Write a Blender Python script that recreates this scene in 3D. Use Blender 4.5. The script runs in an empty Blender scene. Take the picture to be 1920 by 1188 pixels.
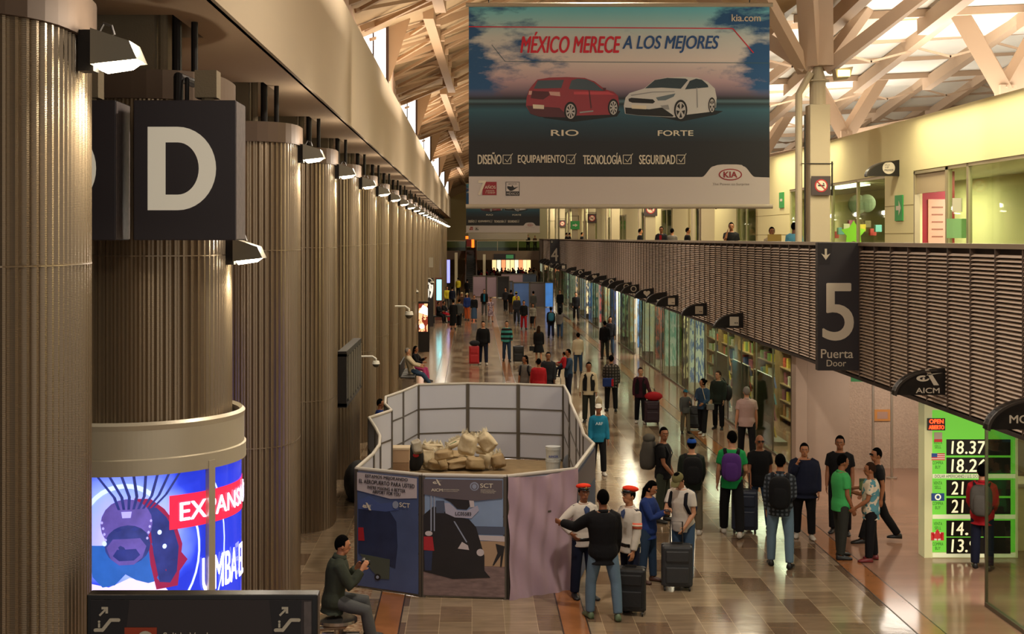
import bpy, math, random
from mathutils import Vector, Matrix
S = bpy.context.scene
COL = S.collection
random.seed(7)
PI = math.pi
# ------------------------------------------------------------------ camera
# eye 5.3 m above the hall floor, looking level along +Y; the frame is shifted (lens shift)
H = 5.3; F = 2500.0; VX = 885.0; VY = 446.0
cam = bpy.data.cameras.new('camera'); camo = bpy.data.objects.new('camera', cam); COL.objects.link(camo)
camo.location = (0, 0, H); camo.rotation_euler = (PI/2, 0, 0)
cam.sensor_width = 36; cam.lens = F/1920*36
cam.shift_x = (960-VX)/1920; cam.shift_y = -(594-VY)/1920
cam.clip_start = .1; cam.clip_end = 600
S.camera = camo
S.view_settings.view_transform = 'Standard'; S.view_settings.look = 'None'
S.view_settings.gamma = 1; S.view_settings.exposure = 0.62
S.view_settings.use_curve_mapping = False
# ------------------------------------------------------------------ world and lights
w = bpy.data.worlds.new('world'); S.world = w; w.use_nodes = True
w.node_tree.nodes['Background'].inputs[0].default_value = (1.0, .92, .83, 1)
w.node_tree.nodes['Background'].inputs[1].default_value = .38
S.cycles.max_bounces = 6; S.cycles.diffuse_bounces = 3; S.cycles.glossy_bounces = 4
S.cycles.transmission_bounces = 6; S.cycles.transparent_max_bounces = 12
S.cycles.use_denoising = True
S.cycles.caustics_reflective = False; S.cycles.caustics_refractive = False
S.cycles.sample_clamp_indirect = 4.0
S.cycles.use_light_tree = True

def light(kind, loc, power, color, size=1, size_y=None, rot=(0, 0, 0), spot=None, name='lamp_light', parent=None):
    l = bpy.data.lights.new(name, kind); l.energy = power; l.color = color
    if kind == 'AREA':
        l.shape = 'RECTANGLE'; l.size = size; l.size_y = size_y or size
    else:
        l.shadow_soft_size = size
    if kind == 'SPOT':
        l.spot_size = math.radians(spot or 120); l.spot_blend = .6
    o = bpy.data.objects.new(name, l); COL.objects.link(o)
    o.location = loc; o.rotation_euler = rot
    if parent: o.parent = parent
    return o
WARM = (1.0, .89, .76); YEL = (1.0, .90, .62); WHT = (1.0, .95, .84)
# added fill lights without fixtures (shine down), one row high over the hall
for i, y in enumerate((14, 27, 45, 62, 80, 98, 116, 134)):
    light('AREA', (2.5, y, 10.6), (260 if i else 420), WARM, .6, .6, name='hall_fill_light')
# upper gallery luminaires on the shop wall
for y in (26, 40, 56, 74, 94, 116, 136):
    light('AREA', (9.2, y, 8.4), 270, YEL, 1.2, 8, rot=(0, math.radians(28), 0), name='gallery_light')
# uplights on top of the gallery wall that wash the roof
for y in (24, 38, 54, 72, 95, 120):
    light('AREA', (14.0, y, 8.3), 850, WHT, 6, 9, rot=(PI, 0, 0), name='roof_uplight')
for y in (20, 40, 62, 90, 125):  # more lights without fixtures, added on the left to brighten the roof
    light('AREA', (-1.2, y, 9.4), 170, WARM, .6, 10, rot=(PI, math.radians(-20), 0), name='roof_uplight')
# ------------------------------------------------------------------ helpers
def lin(c):
    if isinstance(c, str):
        c = c.lstrip('#'); c = [int(c[i:i+2], 16)/255 for i in (0, 2, 4)]
    return tuple((x/12.92 if x <= .04045 else ((x+.055)/1.055)**2.4) for x in c[:3]) + (1,)
_m = {}
def mat(key, col='#808080', rough=.6, metal=0.0, emit=0.0, bump=0.0, bscale=40.0, var=0.0, vscale=3.0, alpha=None, trans=0.0, spec=None, pattern=None, stretch=None):
    if key in _m: return _m[key]
    m = bpy.data.materials.new(key); m.use_nodes = True
    nt = m.node_tree; N = nt.nodes; L = nt.links
    b = N['Principled BSDF']; c = lin(col)
    b.inputs['Base Color'].default_value = c
    b.inputs['Roughness'].default_value = rough; b.inputs['Metallic'].default_value = metal
    if spec is not None: b.inputs['Specular IOR Level'].default_value = spec
    if trans: b.inputs['Transmission Weight'].default_value = trans
    if alpha is not None: b.inputs['Alpha'].default_value = alpha
    if emit:
        b.inputs['Emission Color'].default_value = c; b.inputs['Emission Strength'].default_value = emit
    tc = N.new('ShaderNodeTexCoord'); mp = N.new('ShaderNodeMapping')
    L.new(tc.outputs['Object'], mp.inputs[0])
    if stretch: mp.inputs['Scale'].default_value = stretch
    if var or pattern:
        mix = N.new('ShaderNodeMix'); mix.data_type = 'RGBA'
        if pattern is None:
            t = N.new('ShaderNodeTexNoise'); t.inputs['Scale'].default_value = vscale; t.inputs['Detail'].default_value = 4
            L.new(mp.outputs[0], t.inputs[0]); fac = t.outputs['Fac']
            mix.inputs[6].default_value = tuple(x*(1-var) for x in c[:3])+(1,)
            mix.inputs[7].default_value = tuple(min(1, x*(1+var)) for x in c[:3])+(1,)
            L.new(fac, mix.inputs[0])
        else:
            kind, c2 = pattern[0], lin(pattern[1]); sc = pattern[2]
            mix.inputs[6].default_value = c; mix.inputs[7].default_value = c2
            cr = N.new('ShaderNodeValToRGB'); cr.color_ramp.interpolation = 'CONSTANT'
            cr.color_ramp.elements[0].position = 0; cr.color_ramp.elements[1].position = .5
            if kind == 'stripe':
                t = N.new('ShaderNodeTexWave'); t.bands_direction = 'Z'; t.inputs['Scale'].default_value = sc
                L.new(mp.outputs[0], t.inputs[0]); L.new(t.outputs['Fac'], cr.inputs[0])
            elif kind == 'plaid':
                a = N.new('ShaderNodeTexWave'); a.bands_direction = 'Z'; a.inputs['Scale'].default_value = sc
                d = N.new('ShaderNodeTexWave'); d.bands_direction = 'X'; d.inputs['Scale'].default_value = sc
                L.new(mp.outputs[0], a.inputs[0]); L.new(mp.outputs[0], d.inputs[0])
                t = N.new('ShaderNodeMath'); t.operation = 'MULTIPLY'
                L.new(a.outputs['Fac'], t.inputs[0]); L.new(d.outputs['Fac'], t.inputs[1]); L.new(t.outputs[0], cr.inputs[0])
                cr.color_ramp.interpolation = 'EASE'; cr.color_ramp.elements[1].position = .8
            else:
                t = N.new('ShaderNodeTexNoise'); t.inputs['Scale'].default_value = sc
                L.new(mp.outputs[0], t.inputs[0]); L.new(t.outputs['Fac'], cr.inputs[0])
            L.new(cr.outputs[0], mix.inputs[0])
        L.new(mix.outputs[2], b.inputs['Base Color'])
        if emit: L.new(mix.outputs[2], b.inputs['Emission Color'])
    if bump:
        t = N.new('ShaderNodeTexNoise'); t.inputs['Scale'].default_value = bscale; t.inputs['Detail'].default_value = 3
        bp = N.new('ShaderNodeBump'); bp.inputs['Strength'].default_value = bump; bp.inputs['Distance'].default_value = .02
        L.new(mp.outputs[0], t.inputs[0]); L.new(t.outputs['Fac'], bp.inputs['Height']); L.new(bp.outputs[0], b.inputs['Normal'])
    _m[key] = m
    return m

def glass(key, tint='#e8f0e6', rough=.02, mixf=.12):
    if key in _m: return _m[key]
    m = bpy.data.materials.new(key); m.use_nodes = True; nt = m.node_tree; N = nt.nodes; L = nt.links
    N.remove(N['Principled BSDF'])
    tr = N.new('ShaderNodeBsdfTransparent'); tr.inputs[0].default_value = lin(tint)
    gl = N.new('ShaderNodeBsdfGlossy'); gl.inputs['Roughness'].default_value = rough
    lw = N.new('ShaderNodeLayerWeight'); fr = N.new('ShaderNodeMath'); fr.operation = 'POWER'; fr.inputs[1].default_value = 5; L.new(lw.outputs['Facing'], fr.inputs[0])
    ad = N.new('ShaderNodeMath'); ad.operation = 'MULTIPLY_ADD'; ad.use_clamp = True; ad.inputs[1].default_value = .45; ad.inputs[2].default_value = mixf*.4
    mx = N.new('ShaderNodeMixShader')
    L.new(fr.outputs[0], ad.inputs[0]); L.new(ad.outputs[0], mx.inputs[0]); L.new(tr.outputs[0], mx.inputs[1]); L.new(gl.outputs[0], mx.inputs[2])
    L.new(mx.outputs[0], N['Material Output'].inputs[0])
    _m[key] = m
    return m

class MB:
    def __init__(s): s.v = []; s.f = []
    def add(s, vs, fs, M=None):
        n = len(s.v)
        s.v += [tuple(M @ Vector(p)) if M else tuple(p) for p in vs]
        s.f += [tuple(i+n for i in f) for f in fs]; return s
    def box(s, x0, x1, y0, y1, z0, z1, M=None):
        return s.add([(x0,y0,z0),(x1,y0,z0),(x1,y1,z0),(x0,y1,z0),(x0,y0,z1),(x1,y0,z1),(x1,y1,z1),(x0,y1,z1)],
                     [(0,3,2,1),(4,5,6,7),(0,1,5,4),(1,2,6,5),(2,3,7,6),(3,0,4,7)], M)
    def beam(s, a, b, wd, ht=None, up=(0, 0, 1)):
        a = Vector(a); b = Vector(b); d = (b-a).normalized(); up = Vector(up)
        if abs(d.dot(up)) > .98: up = Vector((0, 1, 0))
        r = d.cross(up).normalized(); u = r.cross(d).normalized(); ht = ht or wd
        vs = []
        for p in (a, b):
            for sx, sz in ((-1,-1),(1,-1),(1,1),(-1,1)): vs.append(p + r*sx*wd/2 + u*sz*ht/2)
        return s.add(vs, [(3,2,1,0),(4,5,6,7),(0,1,5,4),(1,2,6,5),(2,3,7,6),(3,0,4,7)])
    def quad(s, *p): return s.add(p, [tuple(range(len(p)))])
    def rings(s, rings, cap=True, M=None):
        n = len(rings[0]); vs = [p for r in rings for p in r]; fs = []
        for k in range(len(rings)-1):
            for i in range(n):
                j = (i+1) % n; fs.append((k*n+i, k*n+j, (k+1)*n+j, (k+1)*n+i))
        if cap: fs.append(tuple(range(n))[::-1]); fs.append(tuple((len(rings)-1)*n+i for i in range(n)))
        return s.add(vs, fs, M)
    def tube(s, pts, rad, n=10, flat=None, M=None):
        pts = [Vector(p) for p in pts]
        if not isinstance(rad, (list, tuple)): rad = [rad]*len(pts)
        rs = []; prev = None
        for i, p in enumerate(pts):
            d = (pts[min(i+1, len(pts)-1)] - pts[max(i-1, 0)]).normalized()
            if prev is None:
                ref = Vector(flat) if flat is not None else (Vector((1, 0, 0)) if abs(d.x) < .9 else Vector((0, 1, 0)))
            else: ref = prev
            u = (ref - d*ref.dot(d)).normalized(); v = d.cross(u); prev = u
            r = rad[i]; ra, rb = (r if isinstance(r, (list, tuple)) else (r, r))
            rs.append([p + u*math.cos(2*PI*k/n)*ra + v*math.sin(2*PI*k/n)*rb for k in range(n)])
        return s.rings(rs, True, M)
    def ell(s, c, r, n=14, m=9, M=None, fn=None):
        c = Vector(c); rs = []
        if not isinstance(r, (list, tuple)): r = (r, r, r)
        vs = [c+Vector((0, 0, -r[2]))]
        for k in range(1, m):
            a = -PI/2+PI*k/m
            for i in range(n):
                t = 2*PI*i/n; vs.append(c+Vector((r[0]*math.cos(a)*math.cos(t), r[1]*math.cos(a)*math.sin(t), r[2]*math.sin(a))))
        vs.append(c+Vector((0, 0, r[2])))
        if fn: vs = [fn(Vector(v)) for v in vs]
        fs = []
        for i in range(n):
            j = (i+1) % n
            fs.append((0, 1+j, 1+i)); fs.append((len(vs)-1, 1+(m-2)*n+i, 1+(m-2)*n+j))
            for k in range(m-2): fs.append((1+k*n+i, 1+k*n+j, 1+(k+1)*n+j, 1+(k+1)*n+i))
        return s.add(vs, fs, M)
    def prism(s, poly, y0, y1, M=None):
        """polygon of (x,z) pushed from y0 to y1"""
        n = len(poly); vs = [(x, y0, z) for x, z in poly]+[(x, y1, z) for x, z in poly]
        fs = [tuple(range(n)), tuple(range(2*n-1, n-1, -1))]+[(i, i+n, (i+1) % n+n, (i+1) % n) for i in range(n)]
        return s.add(vs, fs, M)
    def mesh(s, name, m, smooth=False):
        me = bpy.data.meshes.new(name); me.from_pydata([tuple(v) for v in s.v], [], s.f)
        me.materials.append(m)
        if smooth: me.polygons.foreach_set('use_smooth', [True]*len(me.polygons))
        me.update(); return me
    def obj(s, name, m, parent=None, smooth=False, bevel=0, label=None):
        import bmesh
        me = s.mesh(name, m, smooth)
        bm = bmesh.new(); bm.from_mesh(me); bmesh.ops.recalc_face_normals(bm, faces=bm.faces); bm.to_mesh(me); bm.free()
        o = bpy.data.objects.new(name, me); COL.objects.link(o)
        if parent: o.parent = parent
        if bevel:
            b = o.modifiers.new('bevel', 'BEVEL'); b.width = bevel; b.segments = 2; b.limit_method = 'ANGLE'
        if label: o['label'] = label
        return o
def tag(o, label=None, cat=None, group=None, kind=None):
    if label: o['label'] = label
    if cat: o['category'] = cat
    if group: o['group'] = group
    if kind: o['kind'] = kind
    return o
def struct(o): o['kind'] = 'structure'; return o
def thing(name, label, cat, loc=(0, 0, 0), rz=0, group=None):
    o = bpy.data.objects.new(name, None); COL.objects.link(o); o.location = loc; o.rotation_euler = (0, 0, rz)
    o.empty_display_size = .2
    return tag(o, label, cat, group)
def dup(root, loc=None, rz=None, label=None, group=None):
    r = root.copy(); COL.objects.link(r)
    if loc is not None: r.location = loc
    if rz is not None: r.rotation_euler = (0, 0, rz)
    if label: r['label'] = label
    if group: r['group'] = group
    for ch in list(root.children):
        c = ch.copy(); COL.objects.link(c); c.parent = r
        for g in list(ch.children):
            d = g.copy(); COL.objects.link(d); d.parent = c
    return r
TEXTS = []
def text(body, parent, x0, x1, z0, z1, y=0, m=None, shear=0, name='lettering', bold=0, warp=None, rz=0, depth=.003, M=None):
    """flat lettering fitted in the box x0..x1, z0..z1 of the parent's local XZ plane, facing -Y"""
    c = bpy.data.curves.new(name, 'FONT'); c.body = body; c.size = 1; c.shear = shear; c.offset = 0
    c.extrude = 0; c.resolution_u = 6
    o = bpy.data.objects.new(name, c); COL.objects.link(o)
    TEXTS.append((o, parent, (x0, x1, z0, z1, y), m, warp, bold, name, depth, M))
def finish_texts():
    bpy.context.view_layer.update()
    dg = bpy.context.evaluated_depsgraph_get()
    for o, parent, (x0, x1, z0, z1, y), m, warp, bold, name, depth, M in TEXTS:
        me = bpy.data.meshes.new_from_object(o.evaluated_get(dg))
        xs = [v.co.x for v in me.vertices]; ys = [v.co.y for v in me.vertices]
        ax, bx, ay, by = min(xs), max(xs), min(ys), max(ys)
        vs = [Vector((x0+(v.co.x-ax)/max(1e-6, bx-ax)*(x1-x0), y, z0+(v.co.y-ay)/max(1e-6, by-ay)*(z1-z0))) for v in me.vertices]
        fs = [tuple(p.vertices) for p in me.polygons]; nv = len(vs); V2 = []; F2 = []
        q = min(.045, bold*1.2)*(z1-z0)
        for i, (dx, dz) in enumerate(((-q, 0), (q, 0), (0, q*.6), (0, -q*.6)) if bold else ((0, 0),)):
            V2 += [v+Vector((dx, -.0012*i, dz)) for v in vs]; F2 += [tuple(k+i*nv for k in f) for f in fs]
        if warp: V2 = [Vector(warp(p)) for p in V2]
        if M: V2 = [M @ p for p in V2]
        bpy.data.meshes.remove(me)
        me = bpy.data.meshes.new(name); me.from_pydata([tuple(v) for v in V2], [], F2); me.materials.append(m)
        n = bpy.data.objects.new(name, me); COL.objects.link(n)
        if parent: n.parent = parent
        cu = o.data; bpy.data.objects.remove(o); bpy.data.curves.remove(cu)
def G(px, py):            # floor point seen at a pixel
    Y = F*H/(py-VY); return ((px-VX)/F*Y, Y)
def P(px, py, Y): return Vector(((px-VX)/F*Y, Y, H-(py-VY)/F*Y))
# ------------------------------------------------------------------ floor
def floor_mat():
    m = bpy.data.materials.new('polished_tiles'); m.use_nodes = True; nt = m.node_tree; N = nt.nodes; L = nt.links
    b = N['Principled BSDF']; tc = N.new('ShaderNodeTexCoord'); mp = N.new('ShaderNodeMapping')
    mp.inputs['Rotation'].default_value = (0, 0, PI/2); L.new(tc.outputs['Object'], mp.inputs[0])
    br = N.new('ShaderNodeTexBrick'); L.new(mp.outputs[0], br.inputs[0])
    br.inputs['Scale'].default_value = 1; br.inputs['Brick Width'].default_value = .8; br.inputs['Row Height'].default_value = .45
    br.inputs['Mortar Size'].default_value = .004; br.inputs['Bias'].default_value = -.1
    br.inputs['Color1'].default_value = lin('#96826a'); br.inputs['Color2'].default_value = lin('#5c4433')
    br.inputs['Mortar'].default_value = lin('#b09a7c')
    nz = N.new('ShaderNodeTexNoise'); nz.inputs['Scale'].default_value = .9; nz.inputs['Detail'].default_value = 5; L.new(tc.outputs['Object'], nz.inputs[0])
    mp3 = N.new('ShaderNodeMapping'); mp3.inputs['Scale'].default_value = (1.2, 6, 1); L.new(tc.outputs['Object'], mp3.inputs[0])
    n2 = N.new('ShaderNodeTexNoise'); n2.inputs['Scale'].default_value = 1.5; n2.inputs['Detail'].default_value = 6; L.new(mp3.outputs[0], n2.inputs[0])
    mx = N.new('ShaderNodeMix'); mx.data_type = 'RGBA'; mx.blend_type = 'OVERLAY'; mx.inputs[0].default_value = .45
    L.new(br.outputs[0], mx.inputs[6]); L.new(n2.outputs['Fac'], mx.inputs[7])
    L.new(mx.outputs[2], b.inputs['Base Color'])
    rr = N.new('ShaderNodeMapRange'); rr.inputs[3].default_value = .06; rr.inputs[4].default_value = .2
    L.new(nz.outputs['Fac'], rr.inputs[0]); L.new(rr.outputs[0], b.inputs['Roughness'])
    n3 = N.new('ShaderNodeTexNoise'); n3.inputs['Scale'].default_value = 5; n3.inputs['Detail'].default_value = 2; L.new(tc.outputs['Object'], n3.inputs[0])
    bp = N.new('ShaderNodeBump'); bp.inputs['Strength'].default_value = .05; bp.inputs['Distance'].default_value = .02
    L.new(n3.outputs['Fac'], bp.inputs['Height']); L.new(bp.outputs[0], b.inputs['Normal'])
    b.inputs['Specular IOR Level'].default_value = .75
    return m
struct(MB().box(-8, 30, -3, 260, -.2, 0).obj('floor', floor_mat()))
orange = mat('orange_marble', '#94603a', .14, var=.35, vscale=2.5, spec=.7)
dark = mat('dark_joint', '#3a2c22', .3)
n = 1
for x0, x1 in ((-1.34, -1.0), (1.24, 1.58), (5.98, 6.34)):
    struct(MB().box(x0, x1, 5, 260, 0, .003).obj('trim_%d' % n, orange)); n += 1
    struct(MB().box(x0-.02, x0, 5, 260, 0, .004).box(x1, x1+.02, 5, 260, 0, .004).obj('trim_%d' % n, dark)); n += 1
struct(MB().box(6.36, 12, 5, 60, 0, .002).obj('trim_%d' % n, mat('pink_marble', '#94705c', .12, var=.3, vscale=1.2, spec=.7, stretch=(.5, 2.5, 1)))); n += 1
chk = mat('checked_strip', '#8a6448', .15, pattern=('noise', '#b59d80', 9), stretch=(1, 3, 1))
struct(MB().box(-2.2, -1.5, 5, 90, 0, .003).obj('trim_%d' % n, chk)); n += 1
# ------------------------------------------------------------------ left side: dark wall, soffit, fascia, clerestory
plaster = mat('cream_plaster', '#b9a68a', .9, bump=.05, bscale=30)
soffm = mat('soffit_plaster', '#c4a888', .9, bump=.05, bscale=30)
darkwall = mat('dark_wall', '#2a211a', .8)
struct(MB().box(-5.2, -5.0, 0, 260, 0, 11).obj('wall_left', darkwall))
COLY = [8.87, 13.9, 19.6] + [24.9+5.25*k for k in range(22)]
# soffit with an opening around every column head
sf = MB(); ys = [3.0]
for y in COLY: ys += [y-.75, y+.75]
ys.append(150)
SX0, SX1, SXI, SZ = -5.0, -2.42, -2.95, 7.5
for a, b in zip(ys[0::2], ys[1::2]): sf.box(SX0, SX1, a, b, SZ, SZ+.08)
for y in COLY:
    sf.box(SXI, SX1, y-.75, y+.75, SZ, SZ+.08); sf.box(SX0, -4.4, y-.75, y+.75, SZ, SZ+.08)
    sf.box(-4.4, SXI, y-.75, y+.75, SZ+.5, SZ+.55)
    sf.box(-4.4, SXI, y-.8, y-.75, SZ+.08, SZ+.5); sf.box(-4.4, SXI, y+.75, y+.8, SZ+.08, SZ+.5); sf.box(SXI, SXI+.05, y-.75, y+.75, SZ+.08, SZ+.5)
struct(sf.obj('ceiling_left', soffm))
struct(MB().box(-2.46, -2.38, 3, 150, 7.5, 9.7).obj('wall_left_fascia', plaster))
pink = mat('clerestory_panel', '#c9a68c', .8)
pane = mat('daylit_pane', '#ffffff', .4, emit=1.6)
frame = mat('brown_frame', '#4c3428', .6)
nw = 1
YK = [18.2] + [38.1+19.95*k for k in range(6)]
wl = MB()
for i, yk in enumerate(YK):
    y2 = yk+19.95
    wl.add([(-2.40, yk, 9.6), (-3.2, y2, 9.6), (-3.2, y2, 11.1), (-2.40, yk, 11.45)], [(0, 1, 2, 3)])
    wn = MB().add([(-3.2, yk, 9.4), (-2.44, yk, 9.4), (-2.44, yk, 11.4), (-3.2, yk, 11.05)], [(0, 1, 2, 3)]).obj('window_%d' % nw, pane); struct(wn)
    fr = MB().beam((-3.2, yk-.02, 11.05), (-2.40, yk-.02, 11.42), .08).beam((-2.42, yk-.02, 9.6), (-2.42, yk-.02, 11.42), .08)
    fr.beam((-2.82, yk-.02, 9.6), (-2.82, yk-.02, 11.2), .04); fr.obj('window_frame', frame, wn)
    nw += 1
struct(wl.obj('wall_left_clerestory', pink))
# ------------------------------------------------------------------ roof over the hall (left slope) and gallery (right bays)
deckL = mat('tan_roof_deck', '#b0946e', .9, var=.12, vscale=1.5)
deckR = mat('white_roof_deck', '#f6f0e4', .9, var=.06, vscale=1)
steel = mat('painted_steel', '#b89672', .7)
steelr = mat('pink_painted_steel', '#b89c82', .7)
rl = MB()
rl.add([(-3.3, 2, 10.95), (3, 2, 13.6), (3, 200, 13.6), (-3.3, 200, 10.95)], [(0, 1, 2, 3)])
rl.add([(3, 2, 13.6), (8.2, 2, 11.2), (8.2, 200, 11.2), (3, 200, 13.6)], [(0, 1, 2, 3)])
rl.box(-5.2, -2.4, 2, 200, 11.5, 11.6)
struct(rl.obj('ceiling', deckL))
t = tag(thing('roof_truss', 'tan steel roof framing of the hall left of the hanging banner', 'roof truss', (0, 0, 0)))
rf = MB(); y = 8
while y < 150:
    rf.beam((-3.0, y, 10.95), (3, y+1.2, 13.45), .1, .16); rf.beam((3, y+1.2, 13.45), (8.2, y, 11.0), .1, .16); y += 4.0
rf.obj('rafter', steel, t)
tag(t, 'tan steel roof framing of the hall left of the hanging banner', 'roof truss')
for i, yk in enumerate(YK):
    b0 = Vector((-1.25, yk, 11.75)); b1 = Vector((-.85, yk+18, 11.6))
    MB().beam(b0, b1, .3, .38).obj('chord', steel, t)
    br = MB()
    for k in range(6):
        p = b0.lerp(b1, (k+.5)/6)
        br.box(p.x-.32, p.x+.28, p.y-.12, p.y+.12, p.z-.12, p.z+.22)
        for dy in (-1.6, 1.6):
            br.beam(p, (-2.9, p.y+dy, 10.95), .09); br.beam(p, (2.2, p.y+dy*1.2, 13.1), .09)
    br.obj('brace', steel, t)
    MB().add([(-2.44, yk, 9.8), (-2.36, yk, 9.8), (-1.7, yk+.05, 11.8), (-2.44, yk+.05, 11.8)], [(0, 1, 2, 3)]).add([(-2.44, yk+.2, 9.8), (-2.36, yk+.2, 9.8), (-1.7, yk+.2, 11.8), (-2.44, yk+.2, 11.8)], [(0, 1, 2, 3)]).obj('gusset', steel, t)
# right bays, each tilting up towards the viewer
BY = [5+15*k for k in range(11)]
dk = MB(); 
for k, y0 in enumerate(BY):
    zf, zn = 11.2, 13.6
    dk.add([(8.2, y0, zn-1.2), (27, y0, zn+.6), (27, y0+15, zf+.6), (8.2, y0+15, zf-.2)], [(0, 1, 2, 3)])
    dk.add([(8.2, y0, zf-.2), (27, y0, zf+.6), (27, y0, zn+.6), (8.2, y0, zn-1.2)], [(0, 1, 2, 3)])
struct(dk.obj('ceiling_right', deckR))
def deckz(x, yy, k):
    u = (yy-BY[k])/15; z0 = 12.4+(x-8.2)/18.8*1.8; z1 = 11.0+(x-8.2)/18.8*.8
    return z0*(1-u)+z1*u
for k, y0 in enumerate(BY[1:8], 1):
    t = thing('gallery_roof_truss', 'pink-tan steel roof bay over the upper gallery, %s from the viewer' % ['', 'nearest', 'second', 'third', 'fourth', 'fifth', 'sixth', 'farthest'][k], 'roof truss', (0, 0, 0), group='roof bays over the gallery')
    for j in range(7):
        x = 9.2+2.6*j
        a = Vector((x, y0+.1, deckz(x, y0+.1, k)-.35)); b = Vector((x, y0+14.9, deckz(x, y0+14.9, k)-.35))
        MB().beam(a, b, .3, .42).obj('rafter', steelr, t)
    pl = MB(); wb = MB()
    for i in range(6):
        yy = y0+.6+2.75*i
        pl.beam((8.3, yy, deckz(8.3, yy, k)-.12), (26.8, yy, deckz(26.8, yy, k)-.12), .12, .2)
        for j in range(6):
            x = 9.2+2.6*j; z = deckz(x+1.3, yy, k)-.55
            if i == 3: wb.beam((x, yy, z+.1), (x+1.35, yy, z-.25), .07).beam((x+1.3, yy, z-.25), (x+2.62, yy, z+.1), .07)
    pl.obj('purlin', steelr, t); wb.obj('web_brace', steelr, t)
    # branching column behind the gallery wall
    q = MB(); bx, by, bz = 14.0, y0+.0, 8.2
    q.beam((bx, by, 4), (bx, by, bz+1.1), .42); q.obj('post', steelr, t)
    for (ex, ey, ez) in ((16.4, by+1.5, deckz(16.2, by+1.5, k)-.5), (12.6, by+.8, deckz(12, by+.8, k)-.5)):
        MB().beam((bx, by, bz+.9), (ex, ey, ez), .34, .46).obj('arm', steelr, t)
    MB().beam((bx+.2, by+.3, bz+1.0), (24, by+10, 11.3), .2, .3).obj('tie_beam', steelr, t)
struct(MB().box(27, 27.2, 0, 175, 0, 14.5).obj('wall_right_outer', mat('outer_wall', '#e8dcc0', .9)))
struct(MB().box(-5.2, 27.2, 200, 200.3, 0, 14).obj('wall_far', mat('far_wall', '#6a5238', .9)))
# ------------------------------------------------------------------ corrugated columns
def corr_mesh():
    R = 1.02; N = 84; out = []
    for i in range(N*4):
        th = 2*PI*i/(N*4); e = 3.0
        r = R/((abs(math.cos(th))**e+abs(math.sin(th))**e)**(1/e))
        if (i % 4) in (0, 1): r -= .028
        out.append((r*math.cos(th), r*math.sin(th)))
    m = MB(); m.rings([[(x, y, z) for x, y in out] for z in (0, 6.65)]); return m
def metal_mat():
    m = mat('perforated_metal', '#9c8970', .33, metal=.8, var=.12, vscale=1.2, stretch=(6, 6, .3))
    nt = m.node_tree; N = nt.nodes; L = nt.links; b = N['Principled BSDF']
    tc = N.new('ShaderNodeTexCoord')
    wv = N.new('ShaderNodeTexWave'); wv.bands_direction = 'Z'; wv.inputs['Scale'].default_value = 28
    L.new(tc.outputs['Object'], wv.inputs[0])
    bp = N.new('ShaderNodeBump'); bp.inputs['Strength'].default_value = .12; bp.inputs['Distance'].default_value = .01
    L.new(wv.outputs['Fac'], bp.inputs['Height']); L.new(bp.outputs[0], b.inputs['Normal'])
    return m
MET = metal_mat()
capm = mat('column_cap', '#6a5644', .7, metal=.3)
conc = mat('concrete_core', '#8c7c62', .9, bump=.3, bscale=60)
dmetal = mat('dark_metal', '#241f1b', .5, metal=.5)
housing = mat('lamp_housing', '#8c8472', .45, metal=.6)
bulb = mat('lamp_glow', '#fff1d0', .4, emit=14)
white = mat('white_paint', '#d8d2c4', .5)
col0 = thing('corrugated_column', '', 'column', (0, 0, 0))
corr_mesh().obj('corrugated_shaft', MET, col0)
sm = MB()
for z in (5.12, 2.35):
    ring = []
    for i in range(48):
        th = 2*PI*i/48; e = 3.0; r = 1.023/((abs(math.cos(th))**e+abs(math.sin(th))**e)**(1/e)); ring.append((r, th))
    sm.rings([[(r*math.cos(a), r*math.sin(a), zz) for r, a in ring] for zz in (z, z+.012)])
sm.obj('panel_seam', MET, col0)
cp = MB(); rr = []
for i in range(48):
    th = 2*PI*i/48; e = 3.0; r = 1.023/((abs(math.cos(th))**e+abs(math.sin(th))**e)**(1/e)); rr.append((r*math.cos(th), r*math.sin(th)))
cp.rings([[(x*1.03, y*1.03, z) for x, y in rr] for z in (6.65, 6.93)]); cp.obj('cap', capm, col0)
MB().box(-.55, .35, -.4, .4, 6.93, 8.0).obj('core', conc, col0)
for px_ in (.42, .56, .74):
    MB().tube([(px_, -.3, 6.93), (px_, -.3, 7.98)], .05 if px_ < .7 else .035).obj('conduit', conc if px_ < .5 else dmetal, col0)
lamp0 = thing('column_floodlight', '', 'lamp', (0, 0, 0)); lamp0.scale = (.85, .85, .85)
LSC = .8
hs = MB().add([(0,-.17,.16),(0,.17,.16),(0,.17,-.12),(0,-.17,-.12),(.30,-.17,.06),(.30,.17,.06),(.36,.17,-.08),(.36,-.17,-.08)],
              [(0,1,2,3),(4,7,6,5),(0,4,5,1),(1,5,6,2),(3,7,4,0)])
hs.obj('housing', housing, lamp0)
MB().add([(.02,-.15,-.10),(.02,.15,-.10),(.34,.15,-.065),(.34,-.15,-.065),(.06,-.12,-.16),(.06,.12,-.16),(.26,.12,-.13),(.26,-.12,-.13)],
         [(0,1,5,4),(1,2,6,5),(2,3,7,6),(3,0,4,7),(4,5,6,7)]).obj('lens', bulb, lamp0)
MB().box(-.12, 0, -.08, .08, -.16, .16).obj('bracket', dmetal, lamp0)
MB().tube([(.02, 0, .15), (.06, 0, .22), (.12, 0, .2), (.14, 0, .13)], .012).obj('cable', dmetal, lamp0)
ordn = ['nearest', 'second', 'third', 'fourth', 'fifth', 'sixth', 'seventh', 'eighth', 'ninth', 'tenth', 'eleventh', 'twelfth', 'thirteenth', 'fourteenth', 'fifteenth', 'sixteenth', 'seventeenth', 'eighteenth', 'nineteenth', 'twentieth', 'twenty-first', 'twenty-second', 'twenty-third', 'twenty-fourth', 'farthest']
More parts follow.
